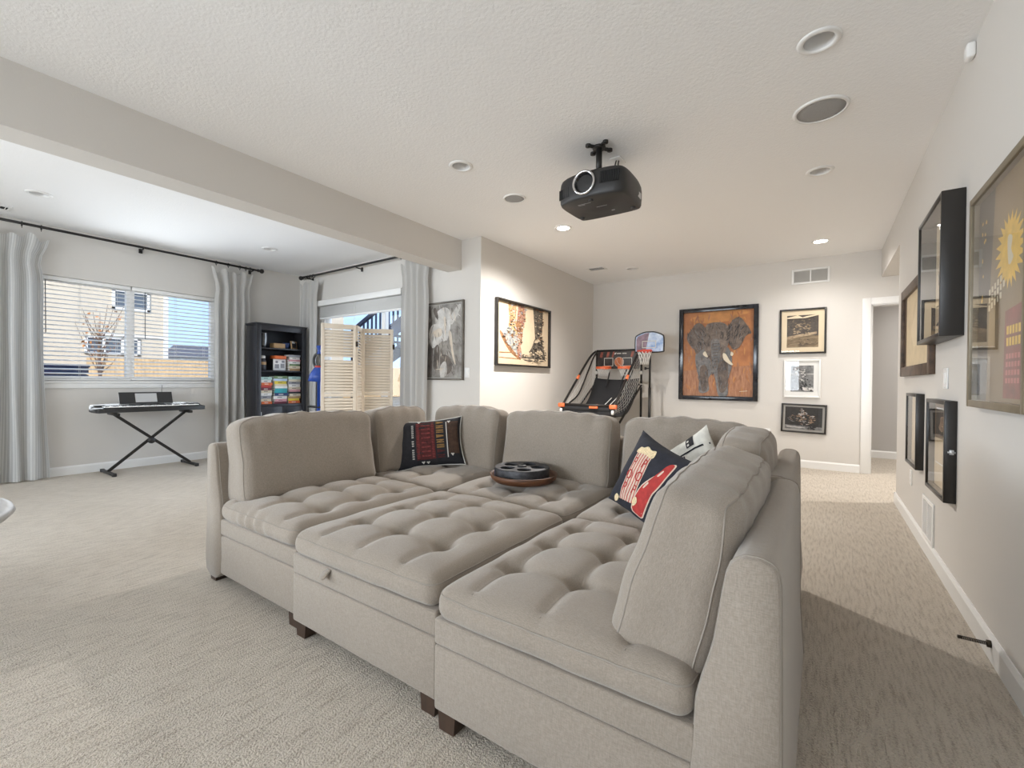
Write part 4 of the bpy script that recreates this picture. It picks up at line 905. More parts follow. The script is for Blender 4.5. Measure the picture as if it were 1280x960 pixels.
bd = MB(); bd.rbox(-.345, .345, .575, .592, 1.30, 1.572, .004); bo = bd.build('backboard', 'game_board', gm)
def flatpatch(name, rects, m, y, parent):
    q = MB()
    for x0, x1, z0, z1 in rects: q.box(x0, x1, y-.001, y, z0, z1)
    return q.build(name, m, parent)
def outline(x0, x1, z0, z1, w_): return [(x0, x1, z0, z0+w_), (x0, x1, z1-w_, z1), (x0, x0+w_, z0, z1), (x1-w_, x1, z0, z1)]
for x0 in (-.225, .075): flatpatch('target_square', outline(x0, x0+.15, 1.34, 1.47, .009), 'board_line', .5745, bo)
stq = MB()
for x0, w_ in ((-.30, .045), (-.19, .04), (-.10, .03), (.20, .04), (.28, .035)): stq.add([(x0, .5744, 1.48), (x0+w_, .5744, 1.48), (x0+w_+.02, .5744, 1.565), (x0+.02, .5744, 1.565)], [(0, 1, 2, 3)])
stq.build('board_streaks', 'board_streak', bo)
lg_ = MB(); lg_.add([(-.06, .574, 1.522), (-.035, .574, 1.522), (-.02, .574, 1.548), (-.045, .574, 1.548)], [(0, 1, 2, 3)])
for k in range(9):
    if k != 4: lg_.box(-.012+k*.017, .0+k*.017, .5735, .5742, 1.527, 1.543)
lg_.build('board_logo', 'board_line', bo)
bp_ = MB(); bp_.add([(.02+.075*math.cos(a), .5738, 1.405+.075*math.sin(a)) for a in [2*PI*i/28 for i in range(28)]], [tuple(range(28))]); bq = bp_.build('printed_ball', 'ball_orange', bo)
sq = MB(); sq.tube([(.02+.075*math.cos(a), .573, 1.405+.075*math.sin(a)) for a in [2*PI*i/28 for i in range(28)]], .003, 5, closed=True); sq.tube(spline([(-.02, .573, 1.465), (-.005, .573, 1.40), (.05, .573, 1.345)]), .0025, 5); sq.tube(spline([(.035, .573, 1.478), (.06, .573, 1.41), (.05, .573, 1.34)]), .0025, 5); sq.build('printed_ball_seams', 'board_line', bq)
for cx_ in (-.18, .17):
    rim = MB().tube([(cx_+.11*math.cos(a), .455+.11*math.sin(a), 1.315) for a in [2*PI*i/28 for i in range(28)]], .009, 8, closed=True).build('hoop', 'red_metal', gm)
    MB().rbox(cx_-.06, cx_+.06, .555, .576, 1.285, 1.345, .006).build('hoop_bracket', 'orange_plastic', rim)
    sk_ = MB().lathe([(.118, 1.295), (.118, 1.33)], 24, (cx_, .455, 0), cap=False); sk_.build('rim_band', 'orange_plastic', rim)
    nt_ = MB()
    for k in range(12):
        a0 = 2*PI*k/12
        for sg in (-1, 1): nt_.tube([(cx_+r_*math.cos(a0+sg*da), .455+r_*math.sin(a0+sg*da), z) for r_, da, z in ((.105, 0, 1.30), (.088, .26, 1.26), (.072, .52, 1.22), (.062, .78, 1.18))], .0028, 4)
    stuff(nt_.build('net', 'net_cord', rim))
# cloth ramp, side nets, chute strings, ball
rp = MB(); us = [(-.49, .69), (-.30, .64), (0, .66), (.25, .80), (.42, .98), (.54, 1.16)]; pr_ = spline([(0, y, z) for y, z in us], 5); vs = []
for p in pr_:
    for i in range(7): x = -GW+.02+(2*GW-.04)*i/6; vs.append((x, p.y, p.z-.05*(1-(x/GW)**2)*(1-abs(p.y)*.8)))
rp.add(vs, [(j*7+i, j*7+i+1, (j+1)*7+i+1, (j+1)*7+i) for j in range(len(pr_)-1) for i in range(6)], 0, True); ro = rp.build('ball_ramp', 'game_cloth', gm); md = ro.modifiers.new('t', 'SOLIDIFY'); md.thickness = .006
ap = MB(); ap.box(-GW+.01, GW-.01, -.525, -.515, .52, .775); ap.build('front_apron', 'game_cloth', gm)
bt2 = MB(); bt2.rbox(-.33, .33, -.535, -.505, .715, .75, .006); bt2.build('score_shelf', 'game_cloth', gm)
MB().rbox(.05, .17, -.56, -.53, .742, .772, .006).build('score_box', 'orange_plastic', gm)
for sx in (-1, 1):
    sn = MB(); x = sx*GW*.95; rail = spline([(x, -.42, .80), (x, -.10, 1.06), (x, .34, 1.43), (x, .56, 1.54)], 5); low = spline([(x, -.40, .68), (x, .0, .72), (x, .30, .90), (x, .56, 1.12)], 5); N_ = len(rail)
    for k in range(0, N_): sn.tube([rail[k], low[k]], .002, 3)
    for j in range(1, 8): sn.tube([rail[k].lerp(low[k], j/8) for k in range(N_)], .002, 3)
    stuff(sn.build('side_net', 'net_cord', gm))
for x in (-.06, .02): MB().tube(spline([(x-.06, -.30, .68), (x, .05, .71), (x+.08, .30, .86)]), .006, 6).build('lane_cord', 'net_cord', gm)
for x in (-.11, .13): MB().tube(spline([(x*1.2, .56, 1.30), (x, .50, 1.20), (x*.9, .36, 1.02)]), .010, 6).build('support_strap', 'game_cloth', gm)
tag(MB().lathe([(.085*math.sin(PI*i/14), -.085*math.cos(PI*i/14)) for i in range(15)], 22, cap=False).build('basketball', 'ball_orange', loc=(-2.54, 5.74, .705)), 'small orange basketball resting in the arcade ramp', 'ball')

# ------------------------------------------------------------------ free standing hoop
mat('board_print', (.10, .22, .50), .35, col2=(.62, .70, .80), vscale=9); mat('board_print_dark', (.20, .13, .17), .4, var=.5, vscale=14)
hs = thing('basketball_stand', 'portable basketball hoop with blue printed backboard beside the arcade game', 'basketball hoop', (-2.065, 6.52, 0))
MB().lathe([(.13, 0), (.13, .05), (.11, .09), (.04, .12)], 24).build('base', 'black_plastic', hs)
MB().tube([(0, 0, .08), (0, 0, 1.02)], .019, 10).build('lower_pole', 'black_metal', hs); MB().tube([(0, 0, 1.0), (0, 0, 1.66)], .015, 10).build('upper_pole', 'black_metal', hs)
kn = MB(); kn.tube([(-.06, 0, 1.30), (.0, 0, 1.30)], .008, 6); kn.lathe([(0, -.02), (.016, -.015), (.016, .015), (0, .02)], 10, (-.065, 0, 1.30)); kn.build('height_knob', 'black_plastic', hs)
bdp = sp2([(-.205, -.10), (-.205, .06), (-.18, .105), (-.08, .145), (0, .15), (.08, .145), (.18, .105), (.205, .06), (.205, -.10), (.185, -.135), (0, -.14), (-.185, -.135)], 5)
bb = MB().prism([(x, 1.675+z) for x, z in bdp], -.045, -.025).build('backboard', 'board_print', hs)
MB().tube([(x, -.036, 1.675+z) for x, z in bdp], .012, 8, closed=True).build('edge_trim', 'black_plastic', bb)
MB().add([(-.19, -.0458, 1.56), (-.05, -.0458, 1.56), (.0, -.0458, 1.815), (-.06, -.0458, 1.81), (-.17, -.0458, 1.765), (-.19, -.0458, 1.72)], [(0, 1, 2, 3, 4, 5)]).build('printed_streak', 'board_print_dark', bb)
flatpatch('target_square', outline(-.105, .10, 1.595, 1.70, .011), 'board_line', -.0465, bb)
MB().tube([(-.03+.10*math.cos(a), -.155+.10*math.sin(a), 1.545) for a in [2*PI*i/28 for i in range(28)]], .010, 8, closed=True).build('rim', 'red_metal', hs)
MB().rbox(-.10, .04, -.075, -.045, 1.525, 1.575, .006).build('rim_bracket', 'red_metal', hs)
nt_ = MB()
for k in range(12):
    a0 = 2*PI*k/12
    for sg in (-1, 1): nt_.tube([(-.03+r_*math.cos(a0+sg*da), -.155+r_*math.sin(a0+sg*da), z) for r_, da, z in ((.098, 0, 1.54), (.082, .26, 1.48), (.066, .52, 1.42), (.056, .78, 1.35))], .003, 4)
stuff(nt_.build('net', 'net_cord', hs))

# ------------------------------------------------------------------ framed pictures
mat('frame_black', (.020, .017, .015), .35); mat('frame_brown', (.085, .052, .032), .5, var=.5, vscale=14); mat('frame_pewter', (.16, .145, .125), .4, metal=.5, var=.2); mat('frame_white', (.82, .82, .80), .4); mat('frame_gold', (.24, .20, .14), .4, metal=.4, var=.15); mat('frame_glossblack', (.018, .020, .026), .15, var=.6, vscale=9)
mat('mat_cream', (.74, .62, .44), .85); mat('mat_white', (.80, .80, .78), .85); mat('mat_grey', (.40, .385, .36), .85); mat('mat_dark', (.045, .042, .04), .8)
def picture_frame(name, label, cat, loc, rz, w_, h_, fw, dep, fm, mount=None, mw=0, glass=True, group=None):
    r = thing(name, label, cat, loc, rz, group); fr = MB()
    fr.rbox(-w_/2, -w_/2+fw, -dep, 0, 0, h_, .003); fr.rbox(w_/2-fw, w_/2, -dep, 0, 0, h_, .003); fr.rbox(-w_/2+fw, w_/2-fw, -dep, 0, 0, fw, .003); fr.rbox(-w_/2+fw, w_/2-fw, -dep, 0, h_-fw, h_, .003)
    fr.build('frame', fm, r); yb = -.010
    if mount: MB().box(-w_/2+fw, w_/2-fw, yb, -.004, fw, h_-fw).build('mount_board', mount, r)
    if glass: MB().add([(-w_/2+fw, -dep+.006, fw), (w_/2-fw, -dep+.006, fw), (w_/2-fw, -dep+.006, h_-fw), (-w_/2+fw, -dep+.006, h_-fw)], [(0, 1, 2, 3)]).build('glass', 'frame_glass', r)
    return r, (-w_/2+fw+mw, w_/2-fw-mw, fw+mw, h_-fw-mw, yb-.001)
def picture(root, area, shapes, mats, name='picture'):
    x0, x1, z0, z1, y = area; mb = MB()
    mb.box(x0, x1, y, y+.001, z0, z1, 0)
    for lay, (pts, mi) in enumerate(shapes):
        P_ = [(x0+(x1-x0)*min(1, max(0, a)), y-.0002-.00006*lay, z0+(z1-z0)*min(1, max(0, b))) for a, b in pts]
        tri = tessellate_polygon([[Vector((p[0], p[2], 0)) for p in P_]]); mb.add(P_, tri, mi)
    return mb.build(name, mats, root)
def blob(cx_, cz_, rx, rz_, n=12, seed=0, j=.3):
    rd = random.Random(seed*13+int(cx_*100)+int(cz_*1000)); return sp2([(cx_+rx*math.cos(2*PI*i/n)*(1+rd.uniform(-j, j)), cz_+rz_*math.sin(2*PI*i/n)*(1+rd.uniform(-j, j))) for i in range(n)], 3)
def inside(p, poly):
    c_ = False; n = len(poly)
    for i in range(n):
        (x1, y1), (x2, y2) = poly[i], poly[i-1]
        if (y1 > p[1]) != (y2 > p[1]) and p[0] < (x2-x1)*(p[1]-y1)/(y2-y1)+x1: c_ = not c_
    return c_
def strokes(poly, n, mats_, size, seed, asp=3.0, ang=None):      # small dabs of paint kept inside an outline
    rd = random.Random(seed); xs_ = [p[0] for p in poly]; ys_ = [p[1] for p in poly]; out = []; tries = 0
    while len(out) < n and tries < n*30:
        tries += 1; p = (rd.uniform(min(xs_), max(xs_)), rd.uniform(min(ys_), max(ys_)))
        if not inside(p, poly): continue
        a = (ang(p) if ang else 0)+rd.uniform(-.6, .6); s_ = size*rd.uniform(.5, 1.3); ca, sa = math.cos(a), math.sin(a); w_ = s_/asp
        q = [(p[0]+ca*u-sa*v, p[1]+sa*u+ca*v) for u, v in ((-s_, 0), (-s_*.3, w_), (s_*.7, w_*.6), (s_, 0), (s_*.3, -w_))]
        out.append((q, rd.choice(mats_)))
    return out
FULL = [(.02, .02), (.98, .02), (.98, .98), (.02, .98)]
# elephant painting
mat('art_rust', (.30, .10, .028), .5, col2=(.50, .20, .06), vscale=5, detail=8); mat('art_rust_low', (.26, .10, .04), .5, col2=(.46, .22, .11), vscale=16, stretch=(3, 3, .6), detail=8); mat('elephant_dark', (.055, .040, .033), .5, col2=(.19, .135, .10), vscale=16, detail=10)
mat('elephant_mid', (.10, .075, .06), .5, col2=(.25, .19, .15), vscale=20, detail=10); mat('elephant_blue', (.09, .095, .10), .5, col2=(.24, .22, .21), vscale=18, detail=10); mat('tusk', (.70, .62, .48), .5); mat('elephant_line', (.030, .024, .022), .5); mat('art_glow', (.50, .22, .06), .5, var=.2, vscale=8)
r, ar = picture_frame('painting', 'elephant painting on a rust orange ground in a glossy black frame', 'painting', (-1.245, YB, .848), 0, 1.05, 1.342, .060, .045, 'frame_glossblack', glass=False)
ear_l = [(.30, .84), (.20, .87), (.12, .80), (.05, .71), (.09, .62), (.16, .56), (.20, .50), (.26, .54), (.32, .58), (.36, .70)]
ear_r = [(.66, .82), (.74, .90), (.82, .91), (.90, .83), (.97, .73), (.92, .71), (.86, .66), (.82, .58), (.74, .54), (.68, .60), (.62, .70)]
sh = [([(0, 0), (1, 0), (1, .36), (0, .30)], 1), (blob(.5, .93, .42, .07, 14, 3), 6), (sp2([(.20, .52), (.19, .38), (.24, .20), (.24, .06), (.30, .03), (.39, .07), (.38, .20), (.46, .26), (.52, .02), (.60, .0), (.66, .03), (.66, .20), (.71, .34), (.70, .50), (.60, .60), (.35, .60)], 4), 4),
      (sp2(ear_l, 4), 2), (sp2(ear_r, 4), 2), (sp2([(.34, .84), (.45, .87), (.58, .86), (.66, .80), (.67, .66), (.62, .52), (.56, .40), (.49, .30), (.44, .34), (.38, .46), (.31, .56), (.30, .72)], 4), 3),
      (sp2([(.42, .66), (.52, .66), (.55, .50), (.52, .36), (.48, .26), (.44, .34), (.42, .50)], 4), 4), (sp2([(.52, .36), (.64, .42), (.66, .20), (.62, .06), (.55, .05), (.52, .16)], 4), 2), (sp2([(.26, .34), (.36, .34), (.38, .14), (.34, .06), (.28, .08)], 4), 2),
      (sp2([(.30, .50), (.33, .47), (.37, .46), (.36, .49), (.33, .53)], 3), 5), (sp2([(.59, .50), (.63, .49), (.68, .42), (.73, .37), (.69, .37), (.60, .43)], 3), 5), (sp2([(.70, .52), (.73, .50), (.72, .47), (.69, .48)], 3), 5)]
for k in range(7): sh.append(([(.12+.02*k, .80-.03*k), (.13+.02*k, .80-.03*k), (.19+.02*k, .60), (.18+.02*k, .60)], 3))
for k in range(7): sh.append(([(.70+.035*k, .86-.02*k), (.712+.035*k, .86-.02*k), (.70+.025*k, .62), (.69+.025*k, .62)], 3))
for k in range(9): sh.append(([(.43+.004*k, .62-.035*k), (.53-.004*k, .625-.035*k), (.53-.004*k, .617-.035*k), (.43+.004*k, .612-.035*k)], 2))
sh = sh[:2]+strokes(FULL, 150, [0, 1, 6, 1], .045, 41, 4, lambda p: PI/2)+sh[2:]
sh += strokes(sp2(ear_l, 4), 70, [2, 3, 7, 7, 4], .030, 42, 5, lambda p: 2.2)+strokes(sp2(ear_r, 4), 70, [2, 3, 7, 7, 4], .030, 43, 5, lambda p: 1.2)
sh += strokes(sp2([(.34, .84), (.58, .86), (.66, .80), (.67, .66), (.56, .42), (.44, .40), (.31, .56), (.30, .72)], 4), 110, [2, 3, 7, 4], .024, 44, 5, lambda p: .2+p[1]*2)
sh += strokes(sp2([(.22, .44), (.26, .08), (.36, .08), (.42, .28), (.54, .08), (.64, .06), (.68, .40)], 3), 120, [2, 3, 4, 4, 7], .024, 45, 5, lambda p: PI/2)
sh += [(sp2([(.30, .50), (.33, .47), (.37, .46), (.36, .49), (.33, .53)], 3), 5), (sp2([(.59, .50), (.63, .49), (.68, .42), (.73, .37), (.69, .37), (.60, .43)], 3), 5)]
sh.append(([(.82, .055), (.93, .065), (.93, .07), (.82, .06)], 5))
picture(r, ar, sh, ['art_rust', 'art_rust_low', 'elephant_dark', 'elephant_mid', 'elephant_blue', 'tusk', 'art_glow', 'elephant_line'])
# sneaker collage
mat('poster_black', (.02, .018, .018), .3); mat('canvas_cream', (.66, .53, .37), .8, var=.05, vscale=6); mat('collage_warm', (.35, .16, .07), .7, col2=(.60, .46, .24), vscale=34, detail=6); mat('collage_red', (.34, .07, .05), .7, col2=(.45, .36, .25), vscale=40, detail=6); mat('collage_dark', (.025, .022, .02), .7, col2=(.24, .20, .15), vscale=32, detail=6); mat('collage_blue', (.22, .26, .30), .7, col2=(.55, .50, .42), vscale=30, detail=6); mat('collage_tan', (.30, .15, .07), .7, var=.4, vscale=20)
r, ar = picture_frame('framed_art', 'collage of three sneakered feet on cream canvas in a deep black frame', 'picture', (XS, 4.865, 1.282), PI/2, 1.265, .805, .022, .048, 'frame_black', glass=False)
sh = [([(.20, 1), (.345, 1), (.34, .80), (.35, .62), (.37, .48), (.30, .42), (.20, .52), (.22, .70)], 1), ([(.38, 1), (.53, 1), (.51, .78), (.47, .56), (.45, .34), (.40, .30), (.36, .44), (.38, .60), (.36, .74)], 2), (sp2([(.34, .70), (.40, .74), (.46, .62), (.45, .52), (.39, .50), (.35, .58)], 3), 5),
      (sp2([(.06, .52), (.13, .50), (.20, .60), (.30, .56), (.38, .42), (.40, .26), (.44, .13), (.42, .10), (.36, .14), (.26, .24), (.14, .40)], 4), 4), (sp2([(.06, .52), (.10, .50), (.26, .27), (.43, .11), (.40, .09), (.22, .22), (.08, .44)], 3), 5), (sp2([(.36, .30), (.42, .34), (.46, .16), (.43, .11), (.38, .16)], 3), 2),
      ([(.67, 1), (.88, 1), (.87, .72), (.86, .46), (.72, .44), (.70, .70)], 3), (sp2([(.72, .48), (.78, .44), (.86, .48), (.89, .36), (.93, .20), (.93, .10), (.80, .07), (.58, .07), (.46, .10), (.46, .16), (.52, .22), (.60, .24), (.66, .34)], 4), 3),
      (sp2([(.48, .22), (.56, .24), (.64, .20), (.62, .15), (.50, .16)], 3), 6), (sp2([(.70, .40), (.76, .48), (.84, .44), (.82, .40), (.75, .42)], 3), 6), (sp2([(.76, .26), (.84, .28), (.86, .20), (.78, .18)], 3), 6), ([(.46, .115), (.93, .115), (.93, .095), (.46, .095)], 6), ([(.05, .19), (.34, .205), (.34, .19), (.05, .17)], 5), ([(.05, .11), (.40, .105), (.40, .09), (.05, .095)], 5)]
P0, P1, P2, P3 = sh[0][0], sh[1][0], sh[3][0], sh[7][0]
sh += strokes(P0, 70, [1, 2, 4, 5, 7], .022, 51, 2)+strokes(P1, 80, [1, 2, 2, 5, 7, 4], .022, 52, 2)+strokes(P2, 60, [4, 4, 5, 6, 7], .020, 53, 2)+strokes(sh[6][0], 90, [3, 3, 7, 6, 5], .018, 54, 2)+strokes(P3, 90, [3, 3, 7, 6], .022, 55, 2)
picture(r, ar, sh, ['canvas_cream', 'collage_warm', 'collage_red', 'collage_dark', 'collage_blue', 'collage_tan', 'canvas_cream', 'poster_black'])
# silver abstract on the alcove wall
mat('abs_dark', (.05, .042, .038), .4, col2=(.18, .15, .13), vscale=9, detail=6); mat('abs_mid', (.16, .145, .13), .35, col2=(.42, .40, .37), vscale=8, detail=5); mat('abs_light', (.48, .46, .43), .3, col2=(.74, .72, .69), vscale=9); mat('abs_cream', (.66, .58, .48), .35, var=.15)
r, ar = picture_frame('framed_art', 'black and silver abstract picture in a pewter frame beside the patio curtain', 'picture', (-3.745, YW, 1.100), 0, .645, .938, .020, .030, 'frame_pewter', 'mat_grey', .012)
sh = [([(0, 0), (.16, 0), (.22, .5), (.12, 1), (0, 1)], 1), (sp2([(.30, .90), (.55, .96), (.70, .85), (.66, .60), (.52, .45), (.40, .62), (.28, .72)], 4), 3), (sp2([(.08, .62), (.20, .74), (.46, .70), (.50, .54), (.30, .44), (.16, .42)], 4), 3), (sp2([(.22, .64), (.42, .68), (.44, .58), (.26, .56)], 4), 4), (sp2([(.64, .62), (.72, .60), (.76, .40), (.84, .18), (.78, .22), (.70, .40)], 4), 4),
      (sp2([(.40, .46), (.62, .50), (.70, .34), (.54, .26), (.36, .34)], 4), 2), (sp2([(.24, .40), (.36, .44), (.38, .22), (.30, .10), (.22, .16)], 4), 1), (sp2([(.42, .30), (.66, .28), (.74, .12), (.60, .04), (.44, .10)], 4), 1), (sp2([(.42, .16), (.56, .22), (.60, .08), (.52, 0), (.42, 0)], 4), 3), (sp2([(.66, .80), (.90, .98), (.96, .94), (.74, .72)], 3), 3), (sp2([(.20, .92), (.32, .80), (.34, .86), (.26, .97)], 3), 1),
      (sp2([(.86, .56), (.97, .64), (.97, .30), (.90, .12), (.84, .36)], 4), 2), (sp2([(.50, .82), (.54, .60), (.56, .60), (.57, .80)], 3), 4), ([(.28, .115), (.52, .125), (.52, .115), (.28, .105)], 4)]
sh += strokes(FULL, 110, [1, 1, 2, 3, 1, 4], .055, 61, 7, lambda p: 1.2+p[0])
picture(r, ar, sh, ['abs_mid', 'abs_dark', 'abs_mid', 'abs_light', 'abs_cream'])
# three sports photos on the back wall
mat('photo_dark', (.035, .028, .022), .6, col2=(.10, .075, .055), vscale=26, detail=6); mat('photo_sepia', (.20, .13, .075), .6, col2=(.52, .40, .26), vscale=24, detail=6); mat('photo_track', (.13, .09, .05), .6, col2=(.30, .22, .13), vscale=30, stretch=(.3, 1, 2), detail=6)
mat('photo_grey', (.10, .10, .10), .6, col2=(.30, .30, .30), vscale=22, detail=6); mat('photo_light', (.50, .48, .46), .6, col2=(.78, .76, .74), vscale=30, detail=6); mat('photo_brown', (.16, .085, .05), .6, col2=(.46, .34, .24), vscale=34, detail=6); mat('photo_black', (.025, .024, .024), .6, var=.3, vscale=20)
r, ar = picture_frame('framed_photo', 'sepia race photograph in a black frame with wide cream mount', 'picture', (-.215, YB, 1.492), 0, .515, .590, .022, .030, 'frame_black', 'mat_cream', .062)
picture(r, ar, [([(0, 0), (1, 0), (1, .34), (.6, .38), (0, .26)], 1), ([(0, .26), (.95, .40), (.95, .47), (.5, .42), (0, .34)], 2), *strokes(blob(.48, .56, .30, .15, 12, 1), 90, [2, 2, 0, 1, 0], .045, 71, 2.2), *strokes([(0, .02), (1, .02), (1, .3), (0, .24)], 60, [0, 1, 2], .05, 72, 6), *strokes([(0, .6), (1, .6), (1, .9), (0, .9)], 50, [0, 0, 1], .04, 73, 2), ([(.0, .93), (.35, 1), (.5, .92), (.6, .95), (.95, 1), (1, 1), (1, .97), (.6, .90), (.4, .90), (.0, .9)], 3)], ['photo_dark', 'photo_track', 'photo_sepia', 'mat_cream'])
r, ar = picture_frame('framed_photo', 'grey photograph of a crouching figure in a white frame and white mount', 'picture', (-.213, YB, .918), 0, .405, .495, .018, .028, 'frame_white', 'mat_white', .058)
picture(r, ar, [([(0, 0), (1, 0), (1, .55), (0, .60)], 1), *strokes(FULL, 80, [0, 1, 3], .05, 81, 2), *strokes(blob(.48, .70, .24, .15, 12, 1), 60, [2, 2, 2, 0, 3], .045, 82, 2), *strokes(blob(.50, .48, .15, .10, 12, 2), 30, [2, 0, 3], .04, 83, 2), *strokes(blob(.54, .24, .16, .14, 12, 3), 40, [3, 3, 0], .05, 84, 2), *strokes(blob(.78, .10, .22, .07, 12, 4), 34, [2], .05, 85, 2), *strokes(blob(.2, .88, .16, .06, 12, 5), 24, [2, 0], .04, 86, 2), ([(0, .64), (.3, .66), (.3, .68), (0, .67)], 2), ([(.7, .66), (1, .66), (1, .69), (.7, .68)], 2)], ['photo_grey', 'photo_grey', 'photo_light', 'photo_black'])
r, ar = picture_frame('framed_photo', 'wide dark photograph of racers in a slightly tilted black frame', 'picture', (-.196, YB, .455), 0, .498, .378, .020, .030, 'frame_black', 'mat_grey', .024)
r.rotation_euler = (0, .022, 0)
picture(r, ar, [([(0, 0), (1, 0), (1, .14), (0, .18)], 1), *strokes(blob(.44, .78, .10, .16, 12, 1), 40, [2, 2, 3, 0], .030, 91, 2), *strokes(blob(.58, .50, .24, .28, 12, 2), 130, [3, 3, 2, 0, 0], .034, 92, 2), *strokes(blob(.20, .45, .14, .18, 12, 3), 40, [3, 0, 1], .030, 93, 2), *strokes(blob(.70, .14, .14, .10, 12, 4), 30, [0], .04, 94, 2), ([(.05, .12), (.55, .09), (.55, .07), (.05, .09)], 2)], ['photo_black', 'photo_grey', 'photo_light', 'photo_brown'])
# picture wall on the right
NB = -PI/2
mat('poster_ground', (.20, .135, .06), .3, var=.15, vscale=3); mat('poster_black', (.02, .018, .018), .3); mat('poster_yellow', (.80, .50, .04), .35, var=.15, vscale=20); mat('poster_red', (.20, .025, .025), .35, var=.4, vscale=18); mat('poster_pale', (.66, .60, .45), .4)
r, ar = picture_frame('framed_poster', 'large poster with a yellow sunburst in a pewter gold frame', 'poster', (XR, 2.495, 1.005), NB, .70, .925, .030, .040, 'frame_gold', 'poster_black', 0)
sun_ = [(.62+(.17 if i % 2 else .28)*math.cos(2*PI*i/44)*.95, .66+(.17 if i % 2 else .235)*math.sin(2*PI*i/44)*.72) for i in range(44)]
sh = [([(0, 0), (.20, 0), (.26, .55), (.34, 1), (0, 1)], 1), (sun_, 2), (blob(.60, .66, .08, .06, 10, 2, .15), 4), (sp2([(.58, .72), (.66, .71), (.64, .66), (.68, .62), (.60, .60)], 3), 5), ([(.54, .02), (.96, .02), (.96, .42), (.56, .40)], 3)]
for k in range(10): rd = random.Random(k); sh.append((blob(.06+.10*rd.random(), .45+.45*rd.random(), .012, .010, 6, k), 2))
for row, (z, n_) in enumerate(((.505, 5), (.468, 6), (.43, 5))):
    for k in range(n_): sh.append(([(.24+k*.055, z+.03*k*.3), (.275+k*.055, z+.03*k*.3), (.275+k*.055, z+.028+.03*k*.3), (.24+k*.055, z+.028+.03*k*.3)], 5))
for row, (z, n_, m_) in enumerate(((.295, 6, 2), (.245, 7, 2), (.19, 5, 6), (.155, 6, 6), (.12, 5, 6), (.085, 5, 6))):
    for k in range(n_): sh.append(([(.60+k*.048, z), (.636+k*.048, z), (.636+k*.048, z+(.036 if m_ == 2 else .022)), (.60+k*.048, z+(.036 if m_ == 2 else .022))], m_))
mat('poster_rose', (.50, .14, .14), .4)
picture(r, ar, sh, ['poster_ground', 'poster_black', 'poster_yellow', 'poster_red', 'poster_yellow', 'poster_pale', 'poster_rose'], 'poster_print')
def shadow_box(label, yc_, z0, w_, h_, dep, fm, inner, shapes, mats):
    r, ar = picture_frame('shadow_box', label, 'display case', (XR, yc_, z0), NB, w_, h_, .022, dep, fm, inner, .004)
    picture(r, ar, shapes, mats); return r
mat('case_cream', (.66, .54, .36), .7, var=.08, vscale=8); mat('case_brown', (.22, .15, .09), .7, var=.25, vscale=14)
bx_ = shadow_box('deep black display case beside the sunburst poster', 3.435, 1.348, .655, .737, .092, 'frame_black', 'case_cream',
           [(blob(.45, .76, .20, .10, 12, 1), 2), ([(.10, .56), (.90, .57), (.90, .60), (.10, .59)], 3), ([(.12, .47), (.46, .47), (.46, .56), (.12, .56)], 1), ([(.52, .47), (.88, .47), (.88, .56), (.52, .56)], 1), ([(.04, .28), (.96, .28), (.96, .295), (.04, .295)], 1), (blob(.5, .16, .40, .09, 14, 2), 1), (blob(.55, .13, .25, .05, 12, 3), 3), (blob(.40, .20, .14, .04, 10, 4), 2)], ['case_cream', 'photo_dark', 'mat_white', 'photo_sepia'])
shadow_box('shallow black display case hanging below the deep case with a silver clasp', 3.465, .482, .505, .535, .050, 'frame_black', 'case_brown',
           [([(.06, .62), (.94, .62), (.94, .96), (.06, .96)], 1), (blob(.5, .76, .28, .10, 12, 5), 2), ([(.08, .93), (.92, .93), (.92, .95), (.08, .95)], 3), ([(0, .0), (1, 0), (1, .58), (0, .58)], 4), ([(.06, .27), (.94, .27), (.94, .285), (.06, .285)], 3)], ['case_brown', 'photo_dark', 'photo_brown', 'mat_white', 'case_cream'])
cl = bpy.data.objects['shadow_box.001']
q = MB(); q.rbox(.2525, .258, -.030, -.012, .255, .280, .002); q.rbox(.2525, .262, -.026, -.018, .262, .273, .002); q.tube([(.256, -.036, .267), (.256, -.006, .267)], .005, 6); q.build('clasp', 'silver', cl)
shadow_box('smaller shallow black display case with cream backing nearest the hallway', 4.335, .512, .445, .525, .045, 'frame_black', 'case_cream', [(blob(.4, .5, .2, .3, 12, 9), 1)], ['case_cream', 'mat_cream'])
r, ar = picture_frame('framed_art', 'brown rustic wood frame with cream picture partly behind the deep case', 'picture', (XR, 4.415, 1.168), NB, 1.27, .715, .075, .030, 'frame_brown', 'mat_cream', .0, glass=False)
picture(r, ar, [([(.0, 0), (.10, 0), (.10, 1), (0, 1)], 1), (blob(.55, .5, .2, .3, 12, 4), 2)], ['case_cream', 'frame_brown', 'mat_cream'])

# ------------------------------------------------------------------ plates, vents, door stop
def plate(name, label, loc, rz, w_, h_, kind, cat):
    r = thing(name, label, cat, loc, rz); MB().rbox(-w_/2, w_/2, -.007, 0, 0, h_, .003).build('cover_plate', 'white_plastic', r)
    if kind == 's': MB().rbox(-.016, .016, -.011, -.006, h_/2-.033, h_/2+.033, .002).build('rocker', 'white_plastic', r)
    else:
        for dz in (-.02, .02): MB().rbox(-.016, .016, -.0095, -.006, h_/2+dz-.014, h_/2+dz+.014, .004).build('socket', 'white_plastic', r)
    for dz in (.008, h_-.008): MB().lathe([(.003, 0), (.0025, .0085), (0, .009)], 8, (0, 0, dz), 'y').build('screw', 'silver', r)
plate('light_switch', 'white light switch next to the silver abstract picture', (-3.377, YW, 1.130), 0, .072, .116, 's', 'switch')
plate('light_switch', 'white light switch on the picture wall below the deep display case', (XR, 3.475, 1.078), NB, .100, .118, 's', 'switch')
